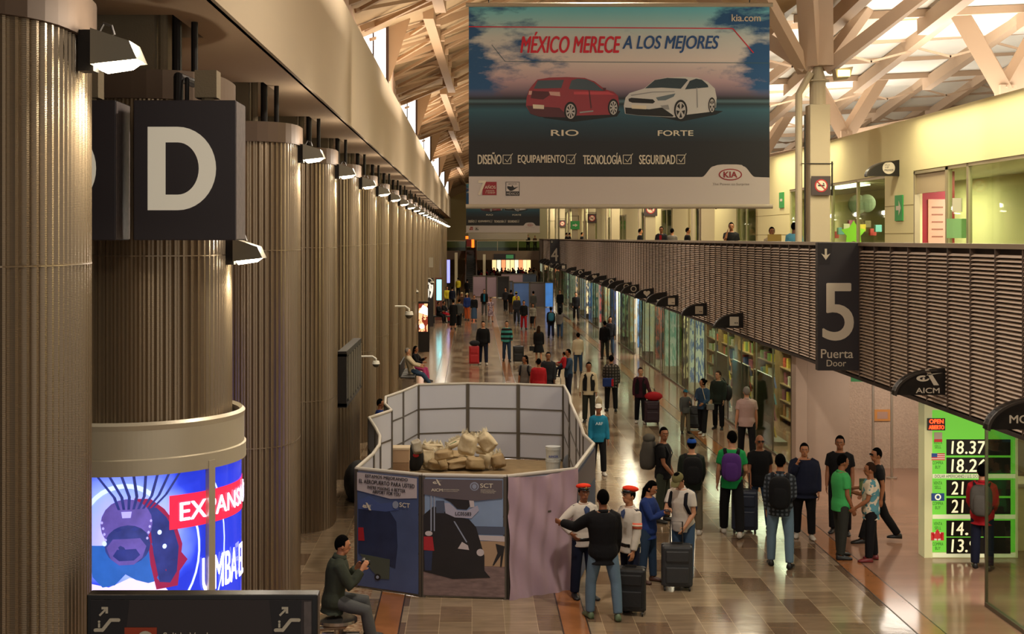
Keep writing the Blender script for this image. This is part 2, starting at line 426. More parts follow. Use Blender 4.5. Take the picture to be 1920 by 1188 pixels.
for i, y in enumerate(COLY):
    loc = (-3.57 if i else -3.65, y, 0)
    lab = {0: 'nearest corrugated metal column filling the left edge of the picture', 1: 'second corrugated metal column, rising out of the round blue advertising drum', 2: 'third corrugated metal column, behind the hanging letter D sign'}.get(i, '%s corrugated metal column from the viewer along the left wall' % ordn[i])
    lz = 6.54 if i != 1 else 5.16
    lab2 = {0: 'large floodlight on the nearest corrugated column, top left', 1: 'floodlight mounted lower on its column just below the D sign', 2: 'floodlight right of the D sign on the third corrugated column'}.get(i, '%s floodlight from the viewer in the row high on the corrugated columns' % ordn[i])
    if i == 0:
        col0.location = loc; c = col0; l = lamp0; l.location = (-2.50, y, lz)
    else:
        c = dup(col0, loc); l = dup(lamp0, (-2.47, y, lz))
    tag(c, lab, 'column', 'corrugated columns along the left wall'); tag(l, lab2, 'lamp', 'floodlights along the left columns')
    if y < 100:
        light('POINT', (-2.2, y, lz+.12), 20, (1, .90, .76), .12)  # weak extra glow added at each floodlight to brighten the soffit
        light('SPOT', (-2.27, y, lz-.2), 130 if i != 1 else 70, (1, .88, .66), .08, spot=150, rot=(0, math.radians(10), 0))
# ------------------------------------------------------------------ louvred parapet on the right
LX = 7.25
lt = thing('louvred_parapet', 'long tan louvred parapet of horizontal slats along the upper gallery', 'parapet', (LX, 12, 2.65))
slm = mat('louvre_slat', '#cdb8a4', .5, metal=.1)
sl = MB(); z = .09
while z < 2.42:
    sl.add([(-.01, 0, z), (.05, 0, z+.030), (.05, 132, z+.030), (-.01, 132, z), (-.01, 0, z-.008), (.05, 0, z+.022), (.05, 132, z+.022), (-.01, 132, z-.008)],
           [(0,1,2,3),(4,7,6,5),(0,3,7,4),(1,5,6,2)])
    z += .0605
sl.obj('slat', slm, lt, label='tan horizontal metal slats')['kind'] = 'stuff'
louv_dark = mat('louvre_backing', '#33261d', .8)
MB().box(.09, .12, 0, 132, .03, 2.5).obj('backing', louv_dark, lt)
pm = MB().box(-.015, .06, -.02, .02, .03, 2.5).mesh('post', mat('louvre_post', '#4b3a2d', .6))
for k in range(100):
    o = bpy.data.objects.new('post', pm); COL.objects.link(o); o.parent = lt; o.location = (0, .9+k*.925, 0)
pr = MB()
for k in range(100, 142): pr.box(-.015, .06, .88+k*.925, .92+k*.925, .03, 2.5)
pr.obj('post', mat('louvre_post'), lt)['kind'] = 'stuff'
MB().box(-.03, .12, 0, 132, 2.5, 2.57).obj('top_rail', mat('top_rail', '#9c8a74', .4, metal=.5), lt)
MB().box(-.03, .12, 0, 132, 0, .05).obj('bottom_rail', louv_dark, lt)
slab = mat('slab', '#5c4a38', .8)
struct(MB().box(7.40, 14, 12, 144, 3.75, 4.0).obj('floor_upper', slab))
struct(MB().box(7.40, 14, 12, 144, 2.95, 3.0).obj('ceiling_shops', mat('shop_ceiling', '#d8ccb0', .9)))
# ------------------------------------------------------------------ gallery shop wall
yel = mat('yellow_plaster', '#e9dca6', .85, bump=.03, bscale=20)
GX = 10.0
gw = MB()
# wall: solid above 6.8, piers between the openings
gw.box(GX, GX+.2, 14, 144, 6.82, 8.02)
for a, b in ((14, 20), (30.2, 32.3), (42, 47)): gw.box(GX, GX+.2, a, b, 4, 6.82)
y = 47
while y < 140:
    gw.box(GX, GX+.2, y+3.5, y+9.5, 4, 6.82); y += 10
struct(gw.obj('wall_right', yel))
rv = MB()
for z in (4.75, 5.4, 6.05): rv.box(GX-.004, GX, 30.2, 32.3, z, z+.015); rv.box(GX-.004, GX, 42, 47, z, z+.015)
struct(rv.obj('trim_%d' % n, mat('groove', '#9c8c5c', .9))); n += 1
gback = MB().box(13.6, 13.7, 14, 144, 4, 7); struct(gback.obj('wall_right_shops', mat('shop_back', '#e6d9a8', .9)))
struct(MB().box(10.2, 13.6, 14, 144, 6.9, 6.95).obj('ceiling_gallery_shops', white))
for y in (24, 29.5, 36, 52, 72, 100, 125): light('AREA', (12, y, 6.8), 150, WHT, 1.2, 3, name='shop_ceiling_light')
gg = glass('shop_glass', '#dfe8cf', .02, .06)
alu = mat('aluminium_frame', '#b9ac8a', .4, metal=.6)
def gwindow(y0, y1, nm):
    global nw
    o = struct(MB().box(GX+.05, GX+.07, y0, y1, 4.0, 6.8).obj('window_%d' % nw, gg)); nw += 1
    m = MB(); m.box(GX+.02, GX+.1, y0, y1, 6.75, 6.82)
    yy = y0
    while yy <= y1+.01: m.box(GX+.02, GX+.1, yy-.03, yy+.03, 4, 6.8); yy += (y1-y0)/nm
    m.obj('window_frame', alu, o); return o
gwindow(20.0, 26.95, 2); gwindow(27.0, 28.1, 1); gwindow(32.3, 42, 4)
y = 47
while y < 140: gwindow(y, y+3.5, 2); y += 10
# ------------------------------------------------------------------ gallery: door, fin sign, pillars, window goods
charcoal = mat('charcoal_sign', '#2c2627', .55)
charc2 = mat('charcoal_light', '#3b3332', .6)
letter = mat('cream_letter', '#d6cbb4', .6)
green = mat('sign_green', '#2f9a48', .5); red = mat('sign_red', '#b01c22', .5)
redwall = mat('red_panel', '#8c0a18', .5)
d = struct(thing('door_1', None, None, (GX, 28.1, 4.0)))
MB().box(0, .12, 2.02, 2.1, 0, 2.8).box(0, .12, 0, .08, 0, 2.8).box(0, .12, 0, 2.1, 2.74, 2.8).obj('door_frame', alu, d)
MB().box(.05, .1, .08, 2.02, 2.3, 2.74).obj('transom', mat('beige_panel', '#bba682', .6), d)
bw = thing('menu_wall', 'dark red wall panel with printed list inside the gallery doorway', 'panel', (11.3, 31, 4.0))
MB().box(-.9, -.08, 0, .1, 0, 2.85).obj('panel', redwall, bw)
mb = MB().box(-.70, -.28, -.03, 0, .1, 2.2).obj('menu_board', mat('menu_board', '#c79a80', .6), bw)
ml = MB()
for k in range(11): ml.box(-.62, -.36, -.036, -.03, .3+.17*k, .33+.17*k)
ml.obj('menu_line', mat('menu_ink', '#8c5a44', .6), mb)
es = thing('exit_sign', 'small green sign above the red wall inside the gallery doorway', 'sign', (10.23, 30.6, 6.35))
MB().box(0, .42, 0, .04, 0, .3).obj('plate', mat('dark_green', '#3d6b44', .4, emit=.3), es)
text('SALIDA', es, .06, .36, .08, .22, -.004, letter)
def fin_shape(wd, ht):
    p = [(0, 0)]
    for k in range(0, 11):
        a = PI/2*k/10; p.append((wd*.82*(1-math.cos(a)), ht*math.sin(a)*.94+.0))
    p += [(wd, ht), (wd, 0)]
    return p
def fin(name, label, X1, Y, z, wd=.78, ht=.41, logo=None, group=None):
    t = thing(name, label, 'shop sign', (X1-wd, Y, z), group=group)
    MB().prism(fin_shape(wd, ht), 0, .12).obj('fin_plate', mat('fin_black', '#16120f', .35), t)
    e = MB(); p = fin_shape(wd, ht)[1:12]
    for a, b in zip(p, p[1:]): e.add([(a[0], -.03, a[1]), (b[0], -.03, b[1]), (b[0], .15, b[1]), (a[0], .15, a[1]), (a[0]+.03, -.03, a[1]-.02), (b[0]+.03, -.03, b[1]-.02), (b[0]+.03, .15, b[1]-.02), (a[0]+.03, .15, a[1]-.02)], [(0,1,2,3),(4,5,6,7),(0,1,5,4),(3,2,6,7)])
    e.obj('curved_edge', mat('fin_edge', '#4a443e', .35, metal=.5), t)
    if logo == 'square': MB().box(.42, .66, -.012, 0, .06, .3).obj('logo_plate', letter, t); MB().box(.55, .58, -.016, -.012, .12, .15).box(.60, .63, -.016, -.012, .12, .15).obj('logo_mark', charcoal, t)
    elif logo == 'circle':
        MB().tube([(.53, -.012, .2), (.53, 0, .2)], .13, 20).obj('logo_disc', letter, t); MB().tube([(.53, -.016, .2), (.53, -.012, .2)], .09, 20).obj('logo_mark', charcoal, t)
    elif logo == 'heart':
        q = []
        for k in range(24):
            a = 2*PI*k/24; q.append((.5+.0085*16*math.sin(a)**3, .2+.0085*(13*math.cos(a)-5*math.cos(2*a)-2*math.cos(3*a)-math.cos(4*a))))
        MB().prism(q[::-1], -.012, 0).obj('logo_mark', letter, t)
    elif logo == 'text': MB().box(.4, .7, -.012, 0, .06, .12).obj('logo_mark', letter, t)
    elif logo == 'aicm': pass
    return t
def aicm(parent, x, z, s, y=-.006, col=None, txt=True, M=None):
    col = col or letter; m = MB()
    def T(pts, ya, yb): m.prism([(x+a*s, z+b*s) for a, b in pts], ya, yb, M)
    T([(.38, 1), (.55, 1), (.98, .33), (.76, .33)], y, y+.004)
    ring = [(.30+.28*math.cos(a), .62+.13*math.sin(a)) for a in [k*PI/8 for k in range(3, 17)]]; rin = [(.33+.17*math.cos(a), .62+.06*math.sin(a)) for a in [k*PI/8 for k in range(16, 2, -1)]]
    T(ring+rin, y, y+.003); T([(.33+.05*math.cos(k*PI/5), .6+.06*math.sin(k*PI/5)) for k in range(10)], y, y+.003)
    T([(.45, .74), (1.15, .86), (.5, .8)], y, y+.002)
    m.obj('logo_mark', col, parent)
    if txt: text('AICM', parent, x, x+1.0*s, z, z+.22*s, y, col, bold=.02, M=M)
g1 = fin('fin_sign', 'black fin-shaped sign with a cream disc high on the yellow gallery wall', GX, 31.2, 6.75, .78, .38, None)
MB().tube([(.53, -.012, .19), (.53, 0, .19)], .145, 24).obj('logo_disc', letter, g1)
text('SALA', g1, .43, .55, .24, .28, -.016, charcoal, depth=0); text('VIP', g1, .43, .53, .18, .22, -.016, charcoal); text('PREMIER', g1, .43, .64, .11, .16, -.016, charcoal)
a1 = thing('arrow_sign', 'green arrow sign on the yellow pier beside the gallery doorway', 'sign', (GX-.03, 30.9, 5.9))
MB().box(0, .03, 0, .55, -.2, .4).obj('plate', green, a1)
def arrow(m, cx, cz, s, dirx=1):
    return m.prism([(cx-dirx*s, cz-.25*s), (cx, cz-.25*s), (cx, cz-.7*s), (cx+dirx*s, cz), (cx, cz+.7*s), (cx, cz+.25*s), (cx-dirx*s, cz+.25*s)], -.004, 0)
MB().add([(-.004, .45, .05), (-.004, .25, .05), (-.004, .25, -.08), (-.004, .08, .1), (-.004, .25, .28), (-.004, .25, .15), (-.004, .45, .15)], [tuple(range(7))]).obj('arrow', letter, a1)
pil = mat('pillar_beige', '#b8a98c', .8)
def nosmoke(label, X, Y, z, s, grp):
    t = thing('no_smoking_sign', label, 'sign', (X, Y, z), group=grp)
    MB().box(-s/2, s/2, -.03, 0, -s/2, s/2).obj('plate', mat('sign_brown', '#3a2a28', .5), t)
    def ringm(r, name, m, y): MB().tube([(0, y-.006, 0), (0, y, 0)], r, 24).obj(name, m, t)
    ringm(s*.34, 'red_ring', red, -.03); ringm(s*.27, 'disc', letter, -.036)
    MB().prism([(-.17*s, -.03*s), (.17*s, -.03*s), (.17*s, .04*s), (-.17*s, .04*s)], -.046, -.042).prism([(.1*s, .06*s), (.16*s, .06*s), (.13*s, .14*s), (.08*s, .14*s)], -.046, -.042).obj('cigarette', charcoal, t)
    MB().beam((-.2*s, -.048, .2*s), (.2*s, -.048, -.2*s), .05*s, .004, up=(0, 1, 0)).obj('slash', red, t)
PX = 8.2; PYs = [31.4+14.95*k for k in range(8)]
ptree = thing('gallery_pillar', '', 'pillar', (PX, 31.4, 4.0))
MB().box(-.24, .24, 0, .46, 0, 4.45).obj('shaft', pil, ptree, bevel=.02)
MB().tube([(0, .23, 4.45), (0, .23, 5.0)], [.19, .19], 16).tube([(0, .23, 5.0), (0, .23, 5.04)], .27, 16).tube([(0, .23, 5.04), (0, .23, 5.35)], [.2, .1], 16).obj('collar', pil, ptree)
for a, b, c, wd in (((-.15, .2, 5.4), (-.55, -.5, 8.6), 0, .40), ((.1, .2, 5.35), (.15, .5, 8.9), 0, .42), ((.2, .25, 5.3), (4.6, -2.5, 8.9), 0, .26), ((-.25, .2, 5.35), (-4.6, 2.0, 8.8), 0, .30), ((-.3, .3, 5.3), (-3.4, -3.2, 8.9), 0, .26), ((.2, .3, 5.4), (3.4, 5, 8.7), 0, .26)):
    MB().beam(a, b, wd, wd*1.1).obj('arm', steelr, ptree)
MB().tube([(-.48, .1, 0), (-.48, .1, 4.7), (-.2, .1, 5.2)], .085, 12).obj('downpipe', pil, ptree)
MB().tube([(-.36, 0, 0), (-.36, 0, 4.2)], .02).tube([(.28, 0, 2.3), (.28, 0, 3.1)], .02).tube([(-.45, -.02, 3.05), (.3, -.02, 3.05)], .012).obj('cable', dmetal, ptree)
for i, yy in enumerate(PYs):
    p = ptree if i == 0 else dup(ptree, (PX, yy, 4.0))
    tag(p, '%s square beige pillar with branching roof arms along the gallery' % ordn[i], 'pillar', 'gallery pillars')
for i, (x, y_, yy) in enumerate(((1538, 348, 31.35), (1220, 392, 61.25), (1110, 409, 91.15), (1052, 419, 121.0))):
    q = P(x, y_, yy)
    nosmoke('square no-smoking sign on a gallery pillar, %s from the viewer' % ordn[i], PX, yy-.01, q.z, .45 if i == 0 else .62, 'no-smoking signs on the gallery pillars')
fl = thing('pillar_floodlight', 'yellowish floodlight on the collar of the nearest gallery pillar', 'lamp', (8.5, 31.2, 9.25))
MB().add([(0,0,0),(.42,0,.06),(.42,.3,.06),(0,.3,0),(.04,0,-.2),(.36,0,-.16),(.36,.3,-.2),(.04,.3,-.24)], [(0,1,2,3),(4,7,6,5),(0,4,5,1),(1,5,6,2),(2,6,7,3),(3,7,4,0)]).obj('housing', pil, fl)
MB().box(.06, .34, -.02, 0, -.17, -.02).obj('lens', mat('yellow_glow', '#ffe67a', .4, emit=5), fl)
# goods behind the gallery windows
st = []
for k in range(10):
    r = .36 if k % 2 == 0 else .2; a = PI/2+k*PI/5; st.append((r*math.cos(a), r*math.sin(a)))
o = MB().prism(st, -.02, .02).obj('star_decal', mat('lime', '#9ade3c', .5, emit=.3)); o.location = (10.5, 36.7, 5.42); tag(o, 'lime green star figure in the gallery shop window', 'decoration')
o = MB().box(-.32, .32, -.02, .02, -.8, 0).obj('display_stand', mat('lime')); o.location = (10.5, 36.75, 5.1); tag(o, 'lime green stand below the star in the gallery shop window', 'display')
for i, (px_, py_, r) in enumerate(((1608, 383, .27), (1625, 381, .25))):
    q = P(px_, py_, 36.4); o = MB().ell((0, 0, 0), (r, .05, r)).obj('hanging_decoration', mat('grey_decal', '#8c9682', .6)); o.location = q
    tag(o, ['left', 'right'][i]+' grey round hanging decoration in the gallery shop window', 'decoration', 'window decorations')
cl = ['#d64b52', '#7bbfd0', '#e8e0c8', '#d06a9a', '#3d6f8a', '#e2c340', '#9a8a70']
for i in range(9):
    q = P(1566+i*10, 440-(i*7) % 22, 39-(i % 3)*.5)
    o = MB().box(-.09, .09, -.08, .08, -.1, .1).obj('boxed_good', mat('good%d' % (i % 7), cl[i % 7], .6), bevel=.01); o.location = q
    tag(o, ['red', 'pale blue', 'cream', 'pink', 'dark blue', 'yellow', 'olive grey'][i % 7]+' boxed item, number %s from the left behind the gallery shop window' % ['one','two','three','four','five','six','seven','eight','nine'][i], 'package', 'packages in the gallery shop')
for i in range(14):
    o = MB().box(0, 1.0, -.02, .02, 0, .05).obj('shelf_board', mat('shelf_tan', '#9a8c5c', .6)); o.location = (11.2, 25.8+.01*(i % 2), 4.1+.14*i); o['group'] = 'slatted shelves'; tag(o, 'thin shelf board in the large gallery window, %s from the bottom' % ordn[i], 'shelf', 'slatted shelves in the gallery shop')
ps = MB().box(-.3, .3, -.02, .02, -.45, .45).obj('poster', mat('mauve_poster', '#6a4a52', .6)); ps.location = (11.4, 26.2, 6.0); tag(ps, 'dull mauve poster seen through the large gallery window', 'poster')
nt_ = MB().box(-.1, .1, -.01, .01, -.14, .14).obj('notice', letter); nt_.location = P(1795, 384, 27.4); tag(nt_, 'white paper notice on the narrow glass pane beside the doorway', 'notice')
nt_ = MB().box(-.22, .22, -.01, .01, -.2, .2).obj('notice', mat('green_note', '#8ab87c', .6)); nt_.location = P(1795, 428, 27.4); tag(nt_, 'pale green notice low on the narrow glass pane beside the doorway', 'notice')
for i, (px_, py_, yy) in enumerate(((1470, 375, 38),)):
    q = P(px_, py_, 43); t = thing('arrow_sign', 'green exit sign on the yellow wall left of the nearest gallery pillar', 'sign', (GX-.03, 43, q.z))
    MB().box(0, .03, -.3, .3, -.25, .25).obj('plate', green, t); MB().box(-.004, 0, -.15, .15, -.04, .04).obj('arrow', letter, t)
t = thing('arrow_sign', 'tiny green arrow sign on a far gallery pillar above the number 4', 'sign', (PX, 106, P(1033, 422, 106).z))
MB().box(-.35, .35, -.04, 0, -.33, .33).obj('plate', green, t); arrow(MB(), 0, 0, .2).obj('arrow', letter, t).location = (0, -.045, 0)
# ------------------------------------------------------------------ door-number box signs
def num_sign(label, yy, num, words):
    t = thing('door_number_sign', label, 'sign', (6.47, yy, 2.82))
    MB().box(0, .78, 0, .18, 0, 2.4).obj('sign_box', mat('slate_sign', '#2f2b2e', .5), t, bevel=.01)
    MB().prism([(.02, 2.38), (.28, 2.38), (.22, 1.98), (.02, 1.98)], -.003, 0).obj('arrow_field', mat('slate_dark', '#221e20', .5), t)
    MB().prism([(.13, 2.28), (.17, 2.28), (.17, 2.16), (.235, 2.19), (.15, 2.07), (.065, 2.19), (.13, 2.16)], -.007, -.003).obj('arrow', letter, t)
    text(num, t, .10, .66, .57, 1.63, -.004, letter, bold=.012)
    if words: text('Puerta', t, .06, .66, .235, .4, -.004, letter, bold=.01); text('Door', t, .165, .53, .08, .2, -.004, letter)
    MB().box(.72, .9, .02, .2, 0, 2.4).obj('side_bracket', mat('slate_side', '#5c564f', .6, var=.3, vscale=30), t)
num_sign('tall dark door sign with number 5, Puerta Door, on the louvred parapet', 24.95, '5', True)
num_sign('distant dark door sign with number 4 on the louvred parapet', 110.5, '4', True)
# ------------------------------------------------------------------ fin signs along the shops
FY = [20.4, 16.72, 35.6, 41.1, 46.8, 49.5, 53.1, 57.7, 60.4, 63.5, 66.9, 71.6, 75.8, 80.9, 85.9, 92.5, 102, 105, 109, 118, 122, 126, 130]
logos = ['aicm', 'mobo', 'square', 'square', 'square', 'text', 'heart', 'circle', 'circle', 'text', 'circle', 'text', 'heart', 'text', 'circle', 'text', 'square', 'text', 'circle', 'text', 'text', 'text', 'text']
for i, (yy, lg) in enumerate(zip(FY, logos)):
    nm = {'aicm': 'black fin-shaped shop sign with AICM lettering and a swoosh A', 'mobo': 'black fin-shaped shop sign cut by the right edge of the picture'}.get(lg)
    if not nm:
        nm = 'black fin-shaped shop sign with a %s, %s beyond the number 5 sign' % ({'square': 'square cream logo', 'text': 'line of cream lettering', 'heart': 'cream heart', 'circle': 'cream ring'}[lg], ordn[i-2])
    t = fin('fin_sign', nm, 7.24, yy, 2.9, logo=lg, group='fin-shaped shop signs')
    if lg == 'aicm': aicm(t, .33, .03, .36, -.006)
    if lg == 'mobo': text('MOBO', t, .28, .75, .08, .18, -.006, letter, bold=.03)
# ------------------------------------------------------------------ ground floor shop glazing
wg = glass('storefront_glass', '#d2dccb', .015, .10)
gframe = mat('glazing_frame', '#6b6250', .4, metal=.6)
def storefront(y0, y1, pane_w, X=7.4):
    global nw
    o = struct(MB().box(X, X+.02, y0, y1, .05, 2.95).obj('window_%d' % nw, wg)); nw += 1
    m = MB(); k = max(1, round((y1-y0)/pane_w)); dy = (y1-y0)/k
    for j in range(k+1): m.box(X-.012, X+.03, y0+j*dy-.012, y0+j*dy+.012, 0, 2.95)
    m.box(X-.02, X+.05, y0, y1, 0, .06); m.obj('window_frame', gframe, o)
storefront(8, 19.2, 2.2); storefront(30.9, 52, 1.9); 
y = 52.4
while y < 140: storefront(y, y+6.5, 1.6); y += 8.6
struct(MB().box(12.5, 12.7, 6, 144, 0, 3).obj('wall_right_ground', mat('shop_wall', '#b8a684', .8)))
struct(MB().box(12.5, 12.7, 6, 30.8, 3, 4).obj('wall_right_corridor', mat('shop_wall')))
# granite wall of the passage at door 5
granite = mat('pink_granite', '#b8a18e', .6, bump=.7, bscale=28, var=.22, vscale=22)
smooth_g = mat('smooth_stone', '#a89484', .5, var=.08, vscale=2)
struct(MB().box(7.42, 12.5, 30.7, 30.9, 0, 2.95).obj('wall_passage', granite))
struct(MB().box(7.36, 7.62, 30.3, 30.72, 0, 2.95).box(7.66, 8.62, 30.45, 30.72, 0, 2.95).obj('trim_%d' % n, smooth_g)); n += 1
pole = thing('steel_pole', 'thin steel pole, left one of two in front of the rough granite wall', 'pole', (P(1637, 900, 30.2).x, 30.2, 0), group='steel poles'); MB().tube([(0,0,0), (0,0,2.4)], .03, 12).tube([(0,0,0),(0,0,.03)], .12, 16).obj('tube', mat('steel_bright', '#b8aca0', .3, metal=.7), pole)
dup(pole, (P(1672, 900, 29.4).x, 29.4, 0), label='thin steel pole, right one of two in front of the rough granite wall')
o = MB().box(-.18, .18, -.02, .01, -.13, .13).obj('orange_notice', mat('orange_notice', '#c98a4a', .5)); o.location = P(1654, 778, 30.69); tag(o, 'small orange-framed notice on the rough granite wall', 'notice')
MB().box(-.12, .12, -.026, -.02, -.08, .08).obj('paper', mat('pinkish', '#b08c7c', .6), o)
o = MB().box(-.2, .2, 0, .05, -.12, .12).obj('exit_sign', mat('exit_green', '#3d7a4a', .4, emit=.3)); o.location = (7.6, 26.0, 2.62); tag(o, 'small green exit sign hanging under the number 5 sign', 'sign')
for y in (14, 18.2, 33, 38, 43, 48, 54, 60, 68, 76, 85, 94, 104, 114, 125, 136):
    light('AREA', (8.25, y, 2.9), 110, WHT, 1.2, 2.6, name='shop_ceiling_light')
light('AREA', (9.5, 24.5, 2.9), 60, (1, .9, .7), 2, 4, name='passage_light')
light('AREA', (9.5, 28.8, 2.9), 45, WARM, 2, 1.5, name='passage_light')
# ------------------------------------------------------------------ exchange board
eb = thing('exchange_rate_board', 'green currency exchange board with white digital rates and flags', 'board', (7.5, 22.1, 0))
lg_ = mat('board_green', '#62b436', .5, emit=.55); cream = mat('board_cream', '#dfe0b4', .5, emit=.3); blk = mat('board_black', '#15140f', .4)
dgt = mat('digit_glow', '#f0e8bc', .5, emit=.55); ink = mat('board_ink', '#2c5a24', .5)
MB().box(0, 1.55, 0, .3, 0, 2.9).obj('cabinet', mat('board_case', '#d2cf9a', .5, emit=.15), eb)
MB().box(.13, 1.5, -.01, 0, .1, 2.45).obj('green_panel', lg_, eb)
def wz(py): return H-(py-VY)/F*22.1
def wx(px): return (px-VX)/F*22.1-7.5
for k, (p0, s_) in enumerate(((838, '18.37'), (872, '18.26'), (914, '21.'), (948, '21.'), (990, '14.1'), (1022, '13.9'))):
    MB().box(wx(1774), 1.42, -.018, -.01, wz(p0+15), wz(p0-15)).obj('display', blk, eb)
    text(s_[:2], eb, wx(1783), wx(1806), wz(p0+12), wz(p0-12), -.022, dgt, name='digits', bold=.01, shear=.08)
    if len(s_) > 3: text('.'+s_[3:], eb, wx(1809), wx(1847) if len(s_) > 4 else wx(1832), wz(p0+12), wz(p0-12), -.022, dgt, name='digits', bold=.01, shear=.08)
for py_ in (892, 968, 1040): MB().box(.13, 1.5, -.016, -.01, wz(py_+4), wz(py_-4)).obj('divider', cream, eb)
text('DOLAR AMERICANO / U.S. DOLLAR', eb, wx(1752), wx(1846), wz(895), wz(889), -.02, ink, name='small_lettering')
for py_ in (832, 908, 984): text('VENTA', eb, wx(1750), wx(1766), wz(py_), wz(py_-6), -.014, ink, name='small_lettering'); text('SELL', eb, wx(1752), wx(1764), wz(py_+8), wz(py_+2), -.014, ink, name='small_lettering')
for py_ in (870, 946, 1022): text('COMPRA', eb, wx(1748), wx(1768), wz(py_), wz(py_-6), -.014, ink, name='small_lettering'); text('BUY', eb, wx(1753), wx(1763), wz(py_+8), wz(py_+2), -.014, ink, name='small_lettering')
def flag(px0, py0, px1, py1, kind):
    x0, x1, z1, z0 = wx(px0), wx(px1), wz(py0), wz(py1); wdt = x1-x0; ht = z1-z0
    base = {'mx': letter, 'us': mat('flag_white', '#e0d6c0', .5, emit=.2), 'eu': mat('flag_blue', '#2c4a86', .5, emit=.15), 'ca': mat('flag_white')}[kind]
    f = MB().box(x0, x1, -.016, -.01, z0, z1).obj('flag', base, eb); rm = mat('flag_red', '#c83232', .5, emit=.2); m = MB()
    if kind == 'us':
        for j in range(4): m.box(x0, x1, -.02, -.016, z0+ht*(2*j)/7, z0+ht*(2*j+1)/7)
        m.obj('stripes', rm, f); MB().box(x0, x0+wdt*.42, -.024, -.02, z0+ht*.45, z1).obj('canton', mat('flag_blue'), f)
    elif kind == 'ca':
        m.box(x0, x0+wdt*.25, -.02, -.016, z0, z1).box(x1-wdt*.25, x1, -.02, -.016, z0, z1)
        cx, cz = (x0+x1)/2, (z0+z1)/2; m.prism([(cx, cz-.09), (cx-.01, cz-.04), (cx-.08, cz-.03), (cx-.07, cz+.01), (cx-.1, cz+.04), (cx-.04, cz+.04), (cx-.03, cz+.08), (cx, cz+.12), (cx+.03, cz+.08), (cx+.04, cz+.04), (cx+.1, cz+.04), (cx+.07, cz+.01), (cx+.08, cz-.03), (cx+.01, cz-.04)][::-1], -.02, -.016).obj('maple_leaf', rm, f)
    elif kind == 'eu':
        for j in range(12):
            a = 2*PI*j/12; m.box((x0+x1)/2+ht*.33*math.cos(a)-.01, (x0+x1)/2+ht*.33*math.cos(a)+.01, -.02, -.016, (z0+z1)/2+ht*.33*math.sin(a)-.01, (z0+z1)/2+ht*.33*math.sin(a)+.01)
        m.obj('stars', dgt, f)
    else: m.box(x0, x1, -.02, -.016, z0, z0+ht*.3); m.obj('stripe', rm, f)
flag(1751, 810, 1766, 828, 'mx'); flag(1746, 849, 1771, 862, 'us'); flag(1746, 924, 1770, 938, 'eu'); flag(1745, 997, 1769, 1012, 'ca')
op = thing('open_sign', 'small black sign with glowing red OPEN ABIERTO on the exchange board', 'sign', (7.5+wx(1738), 22.065, wz(806)))
MB().box(0, .29, 0, .03, 0, .2).obj('case', blk, op); og = mat('neon_red', '#ff3a14', .5, emit=3.0)
text('OPEN', op, .03, .26, .115, .185, -.004, og, bold=.03); text('ABIERTO', op, .02, .27, .02, .085, -.004, og, bold=.03)
k = thing('exchange_counter', 'pale exchange booth counter behind the green rate board', 'counter', (9.0, 22.6, 0))
MB().box(0, 3.3, 0, .6, 0, 1.1).obj('front', mat('booth', '#cdb987', .6), k); MB().box(-.05, 3.35, -.1, .65, 1.1, 1.15).obj('top', alu, k)
# lit screen behind the nearest glass
scn = thing('lit_screen', 'blue-white lit screen with red bands behind the glass at the right edge', 'screen', (8.0, 17.5, .9))
MB().box(-.05, .9, 0, .08, 0, 1.75).obj('case', blk, scn); MB().box(0, .85, -.01, 0, .05, 1.7).obj('display', mat('screen_blue', '#9fb4e8', .4, emit=.8), scn)
MB().box(0, .85, -.015, -.01, 1.5, 1.7).box(0, .85, -.015, -.01, .75, .95).obj('red_band', mat('screen_red', '#b8283c', .4, emit=.6), scn)
# ------------------------------------------------------------------ shop interiors: shelving with goods
cols = ['#c2a23c', '#b8472e', '#3f7f8c', '#d8d0b8', '#7c9a4a', '#8a3c4e', '#e0c23a', '#4c5c8c', '#c98a5a', '#a8b8a0']
gm = []; cn = ['mustard yellow', 'brick red', 'teal', 'cream', 'leaf green', 'wine red', 'bright yellow', 'slate blue', 'tan orange', 'pale green-grey']
for i, c in enumerate(cols):
    gm.append(MB().box(-.13, .13, -.09, .09, 0, .24).mesh('goods', mat('goods%d' % i, c, .6, var=.3, vscale=8)))
shelf_i = 0
for sy in (33.2, 36.2, 39.2, 42.2, 45.2, 48.2):
    t = thing('shop_shelving', 'wooden shop shelving behind the glass, %s from the granite wall' % ordn[shelf_i], 'shelving', (8.9, sy, 0), group='shelving in the large shop')
    for zz in (.15, .62, 1.09, 1.56, 2.03): MB().box(0, .45, 0, 2.4, zz, zz+.03).obj('shelf', mat('shelf_wood', '#8c6b42', .6), t)
    MB().box(.45, .48, 0, 2.4, 0, 2.5).obj('back_panel', mat('shelf_wood'), t); MB().box(0, .48, -.03, 0, 0, 2.5).box(0, .48, 2.4, 2.43, 0, 2.5).obj('side_panel', mat('shelf_wood'), t)
    for zz in (.18, .65, 1.12, 1.59, 2.06):
        for j in range(7):
            if random.random() < .12: continue
            gi_ = random.randrange(10); o = bpy.data.objects.new('boxed_good', gm[gi_]); COL.objects.link(o)
            o.location = (9.12+random.uniform(-.04, .02), sy+.2+j*.33, zz); o.rotation_euler = (0, 0, random.uniform(-.15, .15)); o.scale = (1, 1.1, random.uniform(.7, 1.45))
            tag(o, '%s package on the %s board of the %s shelving from the granite wall' % (cn[gi_], {.18: 'lowest', .65: 'second', 1.12: 'middle', 1.59: 'fourth', 2.06: 'top'}[zz], ordn[shelf_i]), 'package', 'packages on the shop shelving')
    shelf_i += 1
